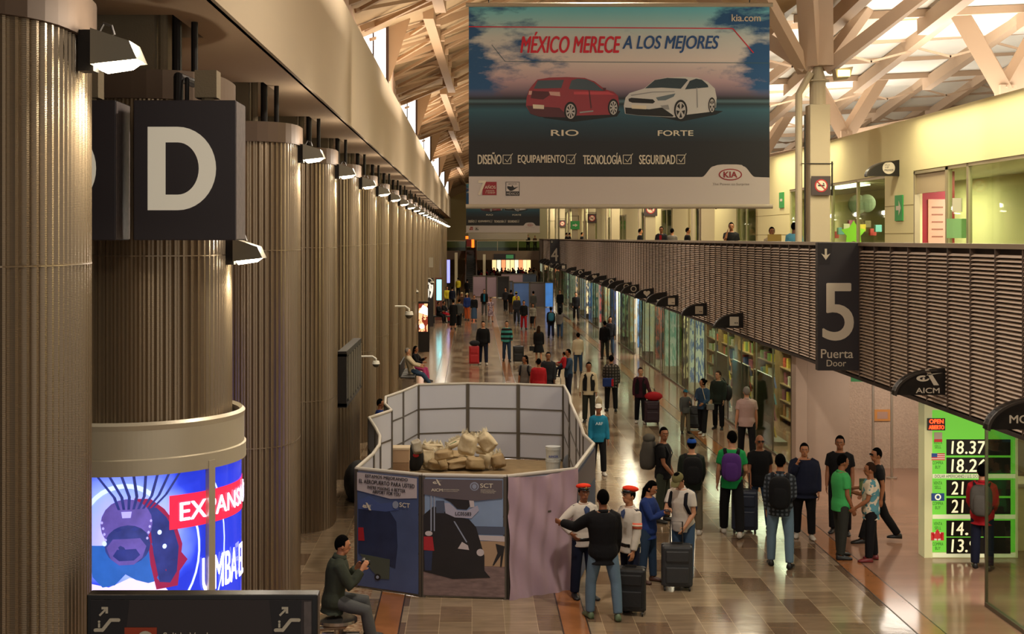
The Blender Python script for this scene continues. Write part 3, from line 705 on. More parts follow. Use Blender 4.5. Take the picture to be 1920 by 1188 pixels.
# racks close to the glass
for i, sy in enumerate((34.0, 37.0, 40.0)):
    t = thing('magazine_rack', 'slanted magazine rack just behind the shop glass, %s from the granite wall' % ordn[i], 'rack', (7.65, sy, 0), group='magazine racks')
    MB().box(0, .05, 0, 2.2, 0, 1.75).box(0, .4, 0, 2.2, 0, .1).obj('frame', gframe, t)
    for r_ in range(4):
        for j in range(7):
            gi_ = random.randrange(10); o = bpy.data.objects.new('magazine', gm[gi_]); COL.objects.link(o); o.scale = (.15, 1.1, 1.15)
            o.location = (7.78, sy+.2+j*.3, .2+.42*r_); o.rotation_euler = (0, -.2, 0)
            tag(o, '%s magazine in the %s row of the %s rack behind the shop glass' % (cn[gi_], ['lowest', 'second', 'third', 'top'][r_], ordn[i]), 'magazine', 'magazines on the racks')
# lit shop poster panels at the shop entrances further down
pc = ['#4a6ca0', '#d8c49a', '#8fb0a0', '#8c4a3e', '#d8ccae', '#4f7090', '#c8a878', '#8c9c7c', '#e6dec4', '#4a5a88', '#d8a880', '#a85048', '#6a9090', '#e0cc9c', '#a8b0c8', '#b08c60', '#dcd8c8', '#6c8468']
py = [46.2, 47.6, 52.1, 55, 58.9, 60.9, 64, 67.4, 69.3, 72.5, 76.3, 79, 84, 88, 93, 97, 103, 110]
for i, (yy, c) in enumerate(zip(py, pc)):
    t = thing('lit_shop_panel', 'upright lit poster panel at a shop entrance, %s along the right-hand shopfronts' % ordn[i], 'display panel', (7.5, yy, 0), group='lit panels at the shop entrances')
    MB().box(0, .62, 0, .1, 0, 2.7).obj('case', dmetal if i % 3 == 1 else white, t)
    MB().box(.05, .57, -.01, 0, .3, 2.6).obj('lit_face', mat('panelglow%d' % i, c, .4, emit=.5, pattern=('noise', '#3a4044' if i % 2 else '#c8ccc0', 2.2), stretch=(7, 1, 1.3)), t)
    if i > 2 and i % 2 == 0:
        struct(MB().box(8.2, 12.5, yy, yy+.08, 0, 2.95).obj('wall_partition_%d' % i, mat('partition%d' % (i % 6), cols[i % 6], .7)))

for i, (x_, y_, l_) in enumerate(((11.2, 38.5, 3.2), (12.2, 35.0, 2.0), (11.5, 24.5, 2.5))):
    t = MB().box(-.3, .3, 0, l_, 0, .04).obj('ceiling_light_panel', mat('panel_white_glow', '#fffbe8', .4, emit=4)); t.location = (x_, y_, 6.82)
    tag(t, ['bright white light panel behind the top of the gallery shop window, far one', 'bright white light panel behind the top of the gallery shop window, near one', 'bright white light panel behind the large gallery window at right'][i], 'light panel', 'light panels in the gallery shops')
# ------------------------------------------------------------------ big hanging banner (art printed on flat cloth)
def sky_mat():
    m = bpy.data.materials.new('printed_sky'); m.use_nodes = True; nt = m.node_tree; N = nt.nodes; L = nt.links; b = N['Principled BSDF']; b.inputs['Roughness'].default_value = .6
    tc = N.new('ShaderNodeTexCoord'); sp = N.new('ShaderNodeSeparateXYZ'); L.new(tc.outputs['Object'], sp.inputs[0])
    # vertical print ramp (object z 0..4), horizontal vignette of blue at both ends
    mr = N.new('ShaderNodeMapRange'); mr.inputs[1].default_value = .6; mr.inputs[2].default_value = 4.0; L.new(sp.outputs[2], mr.inputs[0])
    cr = N.new('ShaderNodeValToRGB'); e = cr.color_ramp.elements
    e[0].position = 0; e[0].color = lin('#14110f'); e[1].position = 1; e[1].color = lin('#62c4d8')
    for p, c in ((.2, '#15171a'), (.31, '#1c3a48'), (.39, '#2c5a6a'), (.425, '#1a2c33'), (.44, '#51707a'), (.455, '#182228'), (.49, '#6d5f70'), (.56, '#b89ca4'), (.68, '#d8ccc6'), (.82, '#c4ccca'), (.93, '#8cc8d0')):
        q = e.new(p); q.color = lin(c)
    L.new(mr.outputs[0], cr.inputs[0])
    mp = N.new('ShaderNodeMapping'); mp.inputs['Scale'].default_value = (.55, 1, 1.5); L.new(tc.outputs['Object'], mp.inputs[0])
    nz = N.new('ShaderNodeTexNoise'); nz.inputs['Scale'].default_value = 1.3; nz.inputs['Detail'].default_value = 7; nz.inputs['Roughness'].default_value = .6; L.new(mp.outputs[0], nz.inputs[0])
    # distance from the middle
    a = N.new('ShaderNodeMath'); a.operation = 'SUBTRACT'; a.inputs[1].default_value = 3.1; L.new(sp.outputs[0], a.inputs[0])
    ab = N.new('ShaderNodeMath'); ab.operation = 'ABSOLUTE'; L.new(a.outputs[0], ab.inputs[0])
    m2 = N.new('ShaderNodeMapRange'); m2.inputs[1].default_value = .8; m2.inputs[2].default_value = 3.0; m2.inputs[3].default_value = -.14; m2.inputs[4].default_value = .16; L.new(ab.outputs[0], m2.inputs[0])
    s = N.new('ShaderNodeMath'); s.operation = 'ADD'; L.new(nz.outputs['Fac'], s.inputs[0]); L.new(m2.outputs[0], s.inputs[1])
    cf = N.new('ShaderNodeValToRGB'); cf.color_ramp.elements[0].position = .5; cf.color_ramp.elements[0].color = (0, 0, 0, 1); cf.color_ramp.elements[1].position = .62; cf.color_ramp.elements[1].color = (1, 1, 1, 1); L.new(s.outputs[0], cf.inputs[0])
    up = N.new('ShaderNodeMapRange'); up.inputs[1].default_value = 2.15; up.inputs[2].default_value = 2.35; L.new(sp.outputs[2], up.inputs[0])
    mu = N.new('ShaderNodeMath'); mu.operation = 'MULTIPLY'; L.new(cf.outputs[0], mu.inputs[0]); L.new(up.outputs[0], mu.inputs[1])
    mx = N.new('ShaderNodeMix'); mx.data_type = 'RGBA'; L.new(mu.outputs[0], mx.inputs[0]); L.new(cr.outputs[0], mx.inputs[6]); mx.inputs[7].default_value = lin('#1c5486')
    L.new(mx.outputs[2], b.inputs['Base Color']); return m
skym = sky_mat()
bnw = mat('banner_white', '#bfb4ac', .6); bnd = mat('banner_black', '#14110f', .6)
BW, BH = 6.0, 4.02
def bx(px): return (px-879)/563*BW
def bz(py): return (387-py)/377*BH
rio = mat('print_red_car', '#8c1620', .45); rio2 = mat('print_red_dark', '#4c0c12', .5); rio3 = mat('print_red_lit', '#b8323a', .45)
wcar = mat('print_white_car', '#c4c2be', .45); wcar2 = mat('print_grey_car', '#8c8c8c', .5); gls = mat('print_car_glass', '#22343a', .4); tyre = mat('print_tyre', '#141414', .6); rimm = mat('print_rim', '#b8b4b0', .5)
bred = mat('print_red', '#cc1c34', .6); bblue = mat('print_blue', '#24508a', .6); kiar = mat('print_logo_red', '#8c1c24', .6)
def poly(parent, name, m, pts, y, lab=None):
    return MB().prism([(bx(a), bz(b)) for a, b in pts], y, y+.002).obj(name, m, parent, label=lab)
def z6(pts): return [(860+a*600/1782, b*400/1188) for a, b in pts]
def oval(cx, cy, rx, ry, k=24, a0=0): return [(cx+rx*math.cos(a0+2*PI*i/k), cy+ry*math.sin(a0+2*PI*i/k)) for i in range(k)]
def banner(label, loc, full=True):
    t = thing('hanging_banner', label, 'banner', loc)
    MB().box(0, BW, 0, .01, 0, BH).obj('cloth', skym, t)
    MB().tube([(-.06, 0, BH), (BW+.06, 0, BH)], .045, 12).obj('top_bar', mat('banner_bar', '#b0a48e', .5), t)
    MB().tube([(-.06, 0, 0), (BW+.06, 0, 0)], .045, 12).obj('bottom_bar', mat('banner_bar'), t)
    for x in (.4, BW-.4): MB().tube([(x, 0, BH), (x, 0, BH+2.2)], .012, 6).obj('cable', dmetal, t)
    # white footer with the raised hump for the logo
    hump = [(879, 387), (879, 331), (1315, 332)]
    for i in range(9):
        s = i/8; hump.append((1315+22*s, 332-20*(s*s*(3-2*s))-0))
    hump += [(1345, 309.5), (1355, 308.5), (1380, 308.5), (1390, 309.5)]
    for i in range(9):
        s = i/8; hump.append((1393+22*s, 312+20*(s*s*(3-2*s))))
    hump += [(1442, 333), (1442, 387)]
    poly(t, 'white_footer', bnw, hump, -.004)
    def tx(s, a, b, c, d, m, **kw): text(s, t, bx(a), bx(b), bz(d), bz(c), -.008, m, **kw)
    tx('MÉXICO MERECE', 976, 1163, 61, 100, bred, shear=.25, bold=.018); tx('A LOS MEJORES', 1167, 1347, 68, 100, bblue, shear=.25, bold=.018)
    tx('kia.com', 1371, 1425, 28, 41, letter, bold=.02)
    ln = MB()
    for (a, b), (c, d) in (((879, 51), (1373, 54.5)), ((1373, 54.5), (1412, 100))): ln.beam((bx(a), -.006, bz(b)), (bx(c), -.006, bz(d)), .02, .002, up=(0, 1, 0))
    ln.obj('red_line', bred, t); ln = MB()
    for (a, b), (c, d) in (((922, 85), (947, 116)), ((947, 116), (1442, 119))): ln.beam((bx(a), -.006, bz(b)), (bx(c), -.006, bz(d)), .012, .002, up=(0, 1, 0))
    ln.obj('grey_line', mat('print_grey', '#44606a', .6), t)
    # red hatchback seen from behind
    poly(t, 'car_shadow', mat('print_shadow', '#0c1418', .6), z6([(385, 615), (480, 660), (640, 680), (880, 650), (900, 620), (600, 590)]), -.003)
    rc = poly(t, 'red_car_print', rio, z6([(374, 590), (378, 545), (392, 500), (408, 478), (438, 445), (505, 434), (600, 431), (700, 436), (755, 455), (815, 500), (860, 512), (886, 535), (892, 580), (888, 622), (850, 640), (660, 645), (600, 655), (450, 650), (400, 635)]), -.006)
    poly(t, 'car_bumper_print', rio2, z6([(378, 590), (560, 602), (600, 640), (596, 655), (450, 652), (400, 636)]), -.009)
    poly(t, 'rear_glass_print', gls, z6([(418, 496), (440, 450), (585, 447), (570, 492)]), -.009)
    poly(t, 'side_glass_print', gls, z6([(612, 498), (628, 450), (660, 440), (712, 444), (752, 462), (808, 508)]), -.009)
    poly(t, 'tail_lamp_print', mat('print_tail', '#c89a90', .5), z6([(502, 512), (562, 514), (565, 538), (510, 532)]), -.009)
    poly(t, 'tail_lamp_print', mat('print_tail'), z6([(392, 508), (408, 508), (406, 530), (388, 530)]), -.009)
    poly(t, 'number_plate_print', letter, z6([(412, 583), (475, 587), (474, 609), (414, 606)]), -.011)
    poly(t, 'hatch_print', rio2, z6([(410, 508), (500, 512), (505, 532), (470, 556), (400, 548)]), -.0095)
    poly(t, 'highlight_print', rio3, z6([(640, 512), (830, 512), (870, 530), (640, 528)]), -.009)
    poly(t, 'door_line_print', rio2, z6([(722, 505), (728, 505), (740, 600), (734, 610)]), -.0105)
    poly(t, 'sill_print', wcar2, z6([(672, 624), (748, 616), (748, 624), (674, 632)]), -.0105)
    poly(t, 'mirror_print', rio2, z6([(802, 490), (820, 492), (816, 508), (802, 506)]), -.0105)
    for (cx, cy, rx, ry) in ((622, 620, 36, 52), (860, 600, 30, 48)):
        poly(t, 'tyre_print', tyre, z6(oval(cx, cy, rx, ry)), -.0115); poly(t, 'rim_print', rimm, z6(oval(cx, cy+2, rx*.72, ry*.8)), -.0135)
        for k in range(8):
            a = PI*k/4; poly(t, 'spoke_gap_print', tyre, z6([(cx+rx*.15*math.cos(a), cy+2+ry*.15*math.sin(a)), (cx+rx*.62*math.cos(a-.2), cy+2+ry*.68*math.sin(a-.2)), (cx+rx*.62*math.cos(a+.2), cy+2+ry*.68*math.sin(a+.2))]), -.0155)
    # white saloon seen from the front
    poly(t, 'car_shadow', mat('print_shadow'), z6([(915, 630), (1100, 650), (1240, 678), (1430, 640), (1470, 620), (1200, 600)]), -.003)
    poly(t, 'white_car_print', wcar, z6([(918, 590), (928, 545), (950, 520), (1032, 494), (1085, 448), (1150, 434), (1250, 429), (1330, 434), (1385, 458), (1424, 495), (1434, 545), (1430, 600), (1395, 625), (1270, 640), (1200, 655), (1000, 645), (925, 635)]), -.006)
    poly(t, 'windscreen_print', gls, z6([(1036, 494), (1090, 448), (1160, 436), (1262, 440), (1275, 448), (1235, 496), (1130, 490)]), -.009)
    poly(t, 'side_glass_print', gls, z6([(1258, 500), (1285, 452), (1320, 440), (1352, 446), (1385, 475), (1388, 488)]), -.009)
    poly(t, 'grille_print', tyre, z6([(944, 552), (960, 546), (1080, 555), (1092, 568), (1080, 578), (965, 574), (946, 566)]), -.009)
    poly(t, 'lower_grille_print', tyre, z6([(925, 600), (1060, 610), (1130, 600), (1195, 645), (1190, 652), (1000, 644), (928, 634)]), -.009)
    poly(t, 'headlamp_print', mat('print_lamp', '#5c6a70', .4), z6([(1096, 545), (1205, 522), (1195, 540), (1150, 560), (1108, 562)]), -.009)
    poly(t, 'fog_lamp_print', wcar2, z6([(1120, 590), (1165, 585), (1172, 612), (1145, 612)]), -.0105)
    poly(t, 'number_plate_print', letter, z6([(960, 585), (1044, 590), (1042, 610), (962, 606)]), -.011)
    poly(t, 'bonnet_line_print', wcar2, z6([(955, 530), (1080, 512), (1200, 510), (1200, 514), (1080, 517), (960, 536)]), -.0105)
    poly(t, 'door_line_print', wcar2, z6([(1322, 490), (1326, 490), (1330, 600), (1325, 602)]), -.0105)
    for (cx, cy, rx, ry) in ((1234, 615, 37, 58), (1408, 588, 20, 44)):
        poly(t, 'tyre_print', tyre, z6(oval(cx, cy, rx, ry)), -.0115); poly(t, 'rim_print', rimm, z6(oval(cx, cy+2, rx*.75, ry*.82)), -.0135)
        for k in range(5):
            a = 2*PI*k/5+.3; poly(t, 'spoke_gap_print', tyre, z6([(cx+rx*.15*math.cos(a), cy+2+ry*.15*math.sin(a)), (cx+rx*.66*math.cos(a-.35), cy+2+ry*.72*math.sin(a-.35)), (cx+rx*.66*math.cos(a+.35), cy+2+ry*.72*math.sin(a+.35))]), -.0155)
    tx('RIO', 1033, 1084, 244, 255, letter, bold=.03); tx('FORTE', 1233, 1299, 245, 255, letter, bold=.03)
    tx('RIO', 1003, 1016, 199, 203, charcoal); tx('FORTE', 1187, 1208, 199, 203, charcoal)
    for s, a, b, c in (('DISEÑO', 896, 940, 286), ('EQUIPAMIENTO', 971, 1059, 291), ('TECNOLOGÍA', 1093, 1165, 287), ('SEGURIDAD', 1198, 1265, 291)):
        tx(s, a, b, c, 308, letter, bold=.015)
        x0 = b+3; q = MB()
        for p0, p1 in (((x0, 291), (x0+15, 291)), ((x0+15, 291), (x0+15, 307)), ((x0+15, 307), (x0, 307)), ((x0, 307), (x0, 291)), ((x0+4, 299), (x0+8, 304)), ((x0+8, 304), (x0+18, 288))):
            q.beam((bx(p0[0]), -.006, bz(p0[1])), (bx(p1[0]), -.006, bz(p1[1])), .012, .002, up=(0, 1, 0))
        q.obj('tick_box', letter, t)
    poly(t, 'logo_oval', kiar, oval(1368.5, 327.5, 22, 11), -.008); poly(t, 'logo_oval_inner', bnw, oval(1368.5, 327.5, 19.5, 9), -.011)
    text('KIA', t, bx(1356), bx(1381), bz(333), bz(322), -.014, kiar, bold=.04)
    tx('The Power to Surprise', 1335, 1404, 343, 349, mat('print_grey2', '#7c7268', .6))
    poly(t, 'red_badge', kiar, [(906, 341), (931, 341), (931, 366), (904, 366)], -.008); text('7', t, bx(897), bx(911), bz(366), bz(339), -.012, letter, shear=.1, bold=.03); text('AÑOS', t, bx(909), bx(929), bz(354), bz(347), -.012, letter)
    text('GARANTÍA', t, bx(911), bx(927), bz(359), bz(356), -.012, letter); text('7 / 150 000 KM', t, bx(910), bx(928), bz(363), bz(360), -.012, letter)
    poly(t, 'black_badge', bnd, [(948, 341), (974, 341), (974, 367), (948, 367)], -.008); poly(t, 'badge_field', bnw, [(949, 342), (973, 342), (973, 359), (949, 359)], -.0105)
    text('HECHO EN', t, bx(953), bx(969), bz(346.5), bz(343.5), -.013, bnd); text('MÉXICO', t, bx(950), bx(972), bz(365.5), bz(360), -.013, bnw)
    poly(t, 'eagle_mark', bnd, [(951, 349), (959, 350), (960, 347), (964, 352), (972, 350), (965, 355), (960, 358), (956, 358), (951, 353)], -.0125)
    return t
banner('large hanging car advertising banner, nearest and biggest, reading México merece a los mejores', ((879-885)/F*26.6, 26.6, 5.93))
b2 = banner('second car advertising banner, far smaller, mostly hidden behind the big one', ((874-885)/F*108.7, 108.7, 5.72))
b3 = thing('hanging_banner', 'faint third banner under the second one above the footbridge', 'banner', ((878-885)/F*135, 135, 5.14))
MB().box(0, 6, 0, .01, 0, 4).obj('cloth', mat('banner3', '#8f8470', .7), b3)
# ------------------------------------------------------------------ letter D box signs, directory sign
def dsign(label, x):
    t = thing('letter_sign', label, 'sign', (x, 12.0, 5.28), group='hanging letter D signs')
    MB().box(0, .92, 0, .5, 0, 1.26).obj('sign_box', mat('plum_sign', '#332c30', .6), t, bevel=.008)
    MB().box(.87, .925, .015, .49, .01, 1.25).obj('side_strip', mat('slate_side2', '#6b605c', .6, var=.4, vscale=18), t)
    ob = [(.13, 1.02), (.13, .27)]; ib = [(.29, .41), (.29, .88)]
    ob += [(.40+.345*math.cos(a), .645+.375*math.sin(a)) for a in [-PI/2+PI*k/20 for k in range(21)]]
    ib2 = [(.40+.19*math.cos(a), .645+.235*math.sin(a)) for a in [PI/2-PI*k/20 for k in range(21)]]
    MB().prism(ob+[(.13, 1.02), (.29, .88)]+ib2+[(.29, .41), (.29, .88), (.13, 1.02)], -.006, 0) if False else None
    D_ = MB(); oo = [(.13, .27)]+ob[2:]+[(.13, 1.02)]; ii = [(.29, .41)]+ib2[::-1]+[(.29, .88)]
    for (p1, p2, q1_, q2_) in zip(oo, oo[1:]+oo[:1], ii, ii[1:]+ii[:1]): D_.add([(p1[0], -.006, p1[1]), (p2[0], -.006, p2[1]), (q2_[0], -.006, q2_[1]), (q1_[0], -.006, q1_[1]), (p1[0], 0, p1[1]), (p2[0], 0, p2[1]), (q2_[0], 0, q2_[1]), (q1_[0], 0, q1_[1])], [(0,1,2,3),(4,7,6,5),(0,4,5,1),(2,6,7,3)])
    D_.obj('letter', mat('sign_letter', '#d6cbb4', .6, emit=.25), t)
    MB().tube([(.35, .25, 1.26), (.35, .25, 1.5), (.35, .92, 1.52)], .045).tube([(.43, .25, 1.26), (.43, .25, 1.48), (.43, .92, 1.5)], .02).obj('hanger', dmetal, t)
    MB().box(.52, .72, .15, .35, 1.3, 1.55).tube([(.62, .25, 1.26), (.62, .25, 1.32)], .06).obj('hanger_box', conc, t)
dsign('dark hanging box sign with the full cream letter D', P(250, 300, 12).x)
dsign('dark hanging box sign with a cream letter D half hidden behind the nearest column', P(250, 300, 12).x-1.08)
ds = thing('directory_sign', 'black-framed overhead sign with escalator symbols at the bottom left', 'sign', (-2.40, 8.3, 2.45))
dw = 1.44
MB().box(0, dw, 0, .12, 0, .63).obj('frame', mat('gloss_black', '#0c0a0a', .25), ds, bevel=.008)
MB().box(.03, dw-.035, -.006, 0, .02, .6).obj('panel', charc2, ds)
MB().prism([(.03, .02), (.2, .02), (.27, .6), (.03, .6)], -.009, -.006).obj('symbol_field', mat('slate_dark'), ds); MB().prism([(dw-.3, .6), (dw-.24, .02), (dw-.12, .02), (dw-.1, .6)], -.009, -.006).obj('symbol_field', mat('slate_dark'), ds)
MB().box(dw-.085, dw-.04, -.009, -.006, .02, .59).obj('side_strip', mat('slate_side2'), ds)
def escal(x, z, s):
    m = MB()
    for a, b in (((0, 0), (.35, 0)), ((.35, 0), (.75, .5)), ((.75, .5), (1.15, .5))): m.beam((x+a[0]*s, -.013, z+a[1]*s), (x+b[0]*s, -.013, z+b[1]*s), .17*s, .004, up=(0, 1, 0))
    for cx, cz in ((0, 0), (.35, 0), (.75, .5), (1.15, .5)): m.tube([(x+cx*s, -.018, z+cz*s), (x+cx*s, -.011, z+cz*s)], .085*s, 14)
    m.tube([(x+.18*s, -.015, z+.42*s), (x+.18*s, -.011, z+.42*s)], .06*s, 12); m.beam((x+.18*s, -.013, z+.12*s), (x+.18*s, -.013, z+.34*s), .1*s, .004, up=(0, 1, 0))
    m.beam((x+.2*s, -.013, z+.72*s), (x+.5*s, -.013, z+1.02*s), .1*s, .004, up=(0, 1, 0))
    m.prism([(x+.3*s, z+1.15*s), (x+.62*s, z+1.15*s), (x+.62*s, z+.83*s), (x+.5*s, z+.83*s), (x+.5*s, z+1.03*s), (x+.3*s, z+1.03*s)], -.015, -.011)
    m.obj('escalator_symbol', letter, ds)
escal(.06, .415, .125); escal(dw-.26, .415, .125)
MB().box(.24, .44, -.012, -.006, .18, .43).obj('orange_field', mat('orange_red', '#b0401c', .5), ds)
MB().tube([(.37, -.018, .36), (.37, -.012, .36)], .05, 20).obj('disc', letter, ds)
text('Salida Vuelos', ds, .48, .82, .345, .40, -.012, letter)
# ------------------------------------------------------------------ advertising drum round the second column
DX, DY, DR = -3.57, 13.9, 1.19
dr = thing('advertising_drum', 'round lit advertising drum in blue round the second column', 'advertising drum', (DX, DY, 0))
champ = mat('champagne_metal', '#c4b8a0', .36, metal=.4)
def ringpts(r, z, k=160): return [(r*math.cos(2*PI*i/k), r*math.sin(2*PI*i/k), z) for i in range(k)]
MB().rings([ringpts(DR-.06, 3.5), ringpts(DR-.03, 3.53), ringpts(DR, 3.5), ringpts(DR-.01, 3.45), ringpts(DR-.01, 3.18), ringpts(DR+.01, 3.17), ringpts(DR+.01, 3.02), ringpts(DR-.06, 3.02), ringpts(DR-.06, 3.5)], cap=False).obj('crown_band', champ, dr, smooth=False)
MB().rings([ringpts(1.0, 3.44), ringpts(DR-.05, 3.42)], cap=False).obj('top_tray', mat('tray_blue', '#4c4a72', .3, metal=.4), dr)
def ad_mat():
    m = bpy.data.materials.new('drum_picture'); m.use_nodes = True; nt = m.node_tree; N = nt.nodes; L = nt.links; b = N['Principled BSDF']
    tc = N.new('ShaderNodeTexCoord'); mp = N.new('ShaderNodeMapping'); mp.inputs['Location'].default_value = (-.3, 1.15, -2.5); L.new(tc.outputs['Object'], mp.inputs[0])
    ln = N.new('ShaderNodeVectorMath'); ln.operation = 'LENGTH'; L.new(mp.outputs[0], ln.inputs[0])
    nz = N.new('ShaderNodeTexNoise'); nz.inputs['Scale'].default_value = 2.2; L.new(tc.outputs['Object'], nz.inputs[0])
    ad = N.new('ShaderNodeMath'); ad.operation = 'MULTIPLY_ADD'; ad.inputs[1].default_value = .5; L.new(nz.outputs['Fac'], ad.inputs[0]); L.new(ln.outputs['Value'], ad.inputs[2])
    cr = N.new('ShaderNodeValToRGB'); e = cr.color_ramp.elements; e[0].position = .3; e[0].color = lin('#d8ccf4'); e[1].position = 1.0; e[1].color = lin('#2434c0')
    for p, c in ((.5, '#a8a8f0'), (.68, '#8ea4ff'), (.85, '#5a70e8'), (.94, '#2c40d0')): q = e.new(p); q.color = lin(c)
    L.new(ad.outputs[0], cr.inputs[0]); L.new(cr.outputs[0], b.inputs['Base Color']); L.new(cr.outputs[0], b.inputs['Emission Color']); b.inputs['Emission Strength'].default_value = .8; b.inputs['Roughness'].default_value = .15
    return m
MB().rings([ringpts(DR-.04, 1.3), ringpts(DR-.04, 3.02)], cap=False).obj('picture', ad_mat(), dr)
for deg in (-34.4, 38, -107, 110, 180):
    mu = MB()
    a = math.radians(deg); c_ = Vector((math.cos(a), math.sin(a), 0))*(DR-.01); tg = Vector((-math.sin(a), math.cos(a), 0))*.045
    mu.beam(c_+Vector((0, 0, 1.3)), c_+Vector((0, 0, 3.1)), .085, .05, up=c_)
    mu.obj('mullion', champ, dr)
MB().rings([ringpts(DR+.01, 0), ringpts(DR+.01, 1.3), ringpts(DR-.06, 1.3)], cap=False).obj('plinth', champ, dr)
def drum(rr):
    def f(p): a = p.x/ DR - PI/2; r_ = rr-p.y; return (r_*math.cos(a), r_*math.sin(a), p.z)
    return f
def dpoly(name, m, pts, rr, parent=dr, sub=10):
    """flat picture element wrapped on the drum: pts=(arc x, z)"""
    import bmesh
    me = MB().add([(a, 0, b) for a, b in pts], [tuple(range(len(pts)))]).mesh(name, m)
    bm = bmesh.new(); bm.from_mesh(me); bmesh.ops.triangulate(bm, faces=bm.faces)
    for _ in range(4): bmesh.ops.subdivide_edges(bm, edges=[e for e in bm.edges if e.calc_length() > .12], cuts=1); 
    bmesh.ops.triangulate(bm, faces=bm.faces)
    g = drum(rr)
    for v in bm.verts: v.co = g(v.co)
    bm.to_mesh(me); bm.free()
    o = bpy.data.objects.new(name, me); COL.objects.link(o); o.parent = parent; return o
# arc coordinate: x = DR * angle from the viewer-facing side
dpoly('red_band', mat('ad_red', '#d0203c', .3, emit=1.0), [(.69, 2.47), (2.2, 2.47), (2.2, 2.80), (.69, 2.80)], DR-.03)
adw = mat('ad_white', '#eeeaff', .4, emit=1.2)
for s, a, b in (('EXPANSIÓN', .80, 2.25),): text(s, dr, a, b, 2.545, 2.77, 0, adw, warp=drum(DR-.02), bold=.02)
text('UMBA EL', dr, 1.06, 1.95, 1.8, 2.14, 0, adw, warp=drum(DR-.02), bold=.012)
vio = mat('ad_violet', '#5a4c98', .3, emit=.8, var=.5, vscale=6); vio2 = mat('ad_navy', '#2c3478', .3, emit=.7, var=.7, vscale=5); vio3 = mat('ad_lilac', '#a8a0e0', .3, emit=.8); mred = mat('ad_dark_red', '#8c2048', .3, emit=.7)
_dp = dpoly
def dpoly(name, m, pts, rr, **k): return _dp(name, m, [(p[0]+.40, p[1]-.04 if p[1] < 2.99 else p[1]) for p in pts], rr, **k)
vio = mat('ad_violet', '#5a58a8', .3, emit=.8, var=.5, vscale=6); vio2 = mat('ad_navy', '#2c3478', .3, emit=.7, var=.7, vscale=5); vio3 = mat('ad_lilac', '#a8a0e0', .3, emit=.8); mred = mat('ad_dark_red', '#8c2048', .3, emit=.7, var=.5, vscale=5)
adt = mat('ad_teal', '#2c5cb0', .3, emit=.8, var=.5, vscale=3); adp = mat('ad_pale', '#d8c8f0', .3, emit=.9)
def el_(cx, cz, rx, rz, k=20): return [(cx+rx*math.cos(2*PI*i/k), cz+rz*math.sin(2*PI*i/k)) for i in range(k)]
def arc_(r0, r1, cx, cz, a0, a1): return [(cx+r0*math.cos(a0+(a1-a0)*k/10), cz+r0*1.1*math.sin(a0+(a1-a0)*k/10)) for k in range(11)]+[(cx+r1*math.cos(a0+(a1-a0)*k/10), cz+r1*1.1*math.sin(a0+(a1-a0)*k/10)) for k in range(10, -1, -1)]
adg = mat('ad_glow', '#b8ccff', .3, emit=1.0)
dpoly('light_arc', adg, arc_(.60, .625, .02, 2.3, -.7, .9), DR-.036); dpoly('light_arc', adg, arc_(.42, .46, -.15, 2.48, .9, 2.6), DR-.036); dpoly('light_arc', adg, arc_(.98, 1.0, .02, 2.3, -.5, .8), DR-.036)
dpoly('pale_ground', adp, [(-.6, 1.9), (.3, 1.9), (.2, 2.02), (-.1, 2.08), (-.3, 2.0), (-.6, 2.06)], DR-.0355)
dpoly('shoulder_shape', adt, [(-.5, 2.4), (-.46, 2.1), (-.36, 2.0), (-.24, 2.02), (-.14, 2.12), (-.04, 2.06), (.08, 2.02), (.2, 2.04), (.22, 2.4)], DR-.034)
dpoly('red_edge', mred, [(-.06, 2.84), (.1, 2.83), (.24, 2.72), (.36, 2.56), (.43, 2.36), (.42, 2.28), (.49, 2.2), (.40, 2.1), (.38, 1.96), (.16, 1.95), (.1, 2.2), (.06, 2.6)], DR-.033)
dpoly('arm_shape', vio2, [(.04, 2.74), (.16, 2.74), (.26, 2.64), (.34, 2.5), (.39, 2.34), (.37, 2.1), (.30, 2.0), (.19, 2.02), (.13, 2.3), (.1, 2.55)], DR-.0315)
dpoly('helmet_shape', vio, el_(-.13, 2.60, .25, .24), DR-.030)
dpoly('cheek_shape', mat('ad_deep', '#343c80', .3, emit=.7, var=.6, vscale=7), el_(-.12, 2.40, .22, .19), DR-.0285)
dpoly('mask_shape', vio, [(-.26, 2.46), (.0, 2.46), (.06, 2.38), (.02, 2.27), (-.06, 2.21), (-.2, 2.21), (-.28, 2.27), (-.32, 2.38)], DR-.027)
dpoly('mouth_shape', vio2, [(-.22, 2.36), (-.04, 2.36), (-.0, 2.3), (-.06, 2.25), (-.2, 2.25), (-.26, 2.3)], DR-.0255)
dpoly('visor_shape', vio3, [(-.18, 2.72), (-.08, 2.72), (-.09, 2.66), (-.17, 2.66)], DR-.0255)
for cx_, cz_ in ((.19, 2.5), (.24, 2.36), (-.34, 2.42)): dpoly('lamp_shape', adg, el_(cx_, cz_, .022, .024, 10), DR-.0275)
for k in range(8):
    x = -.42+.115*k; dpoly('cable_shape', vio2, [(x, 3.02), (x+.028, 3.02), (x*.62+.03, 2.86), (x*.4-.02, 2.74), (x*.4-.045, 2.74), (x*.62+.0, 2.86)], DR-.0245)
for a, z in ((-.21, 2.55), (-.05, 2.55)): dpoly('eye_shape', vio2, [(a-.045, z), (a, z-.022), (a+.045, z), (a, z+.022)], DR-.027)
for k in range(4):
    for sx in (-1, 1): dpoly('rivet_shape', vio3, el_(-.13+sx*(.235-.012*k), 2.62-.055*k, .012, .014, 8), DR-.0265)
lite = mat('lit_white', '#fff8e0', .4, emit=4)
o = MB().box(-.15, .1, -.03, .03, 0, .03).obj('ledge_lamp', lite); o.location = (DX-.35, DY-1.05, 3.5); tag(o, 'small white lit bar lying on the drum ledge behind the nearest column', 'lamp')
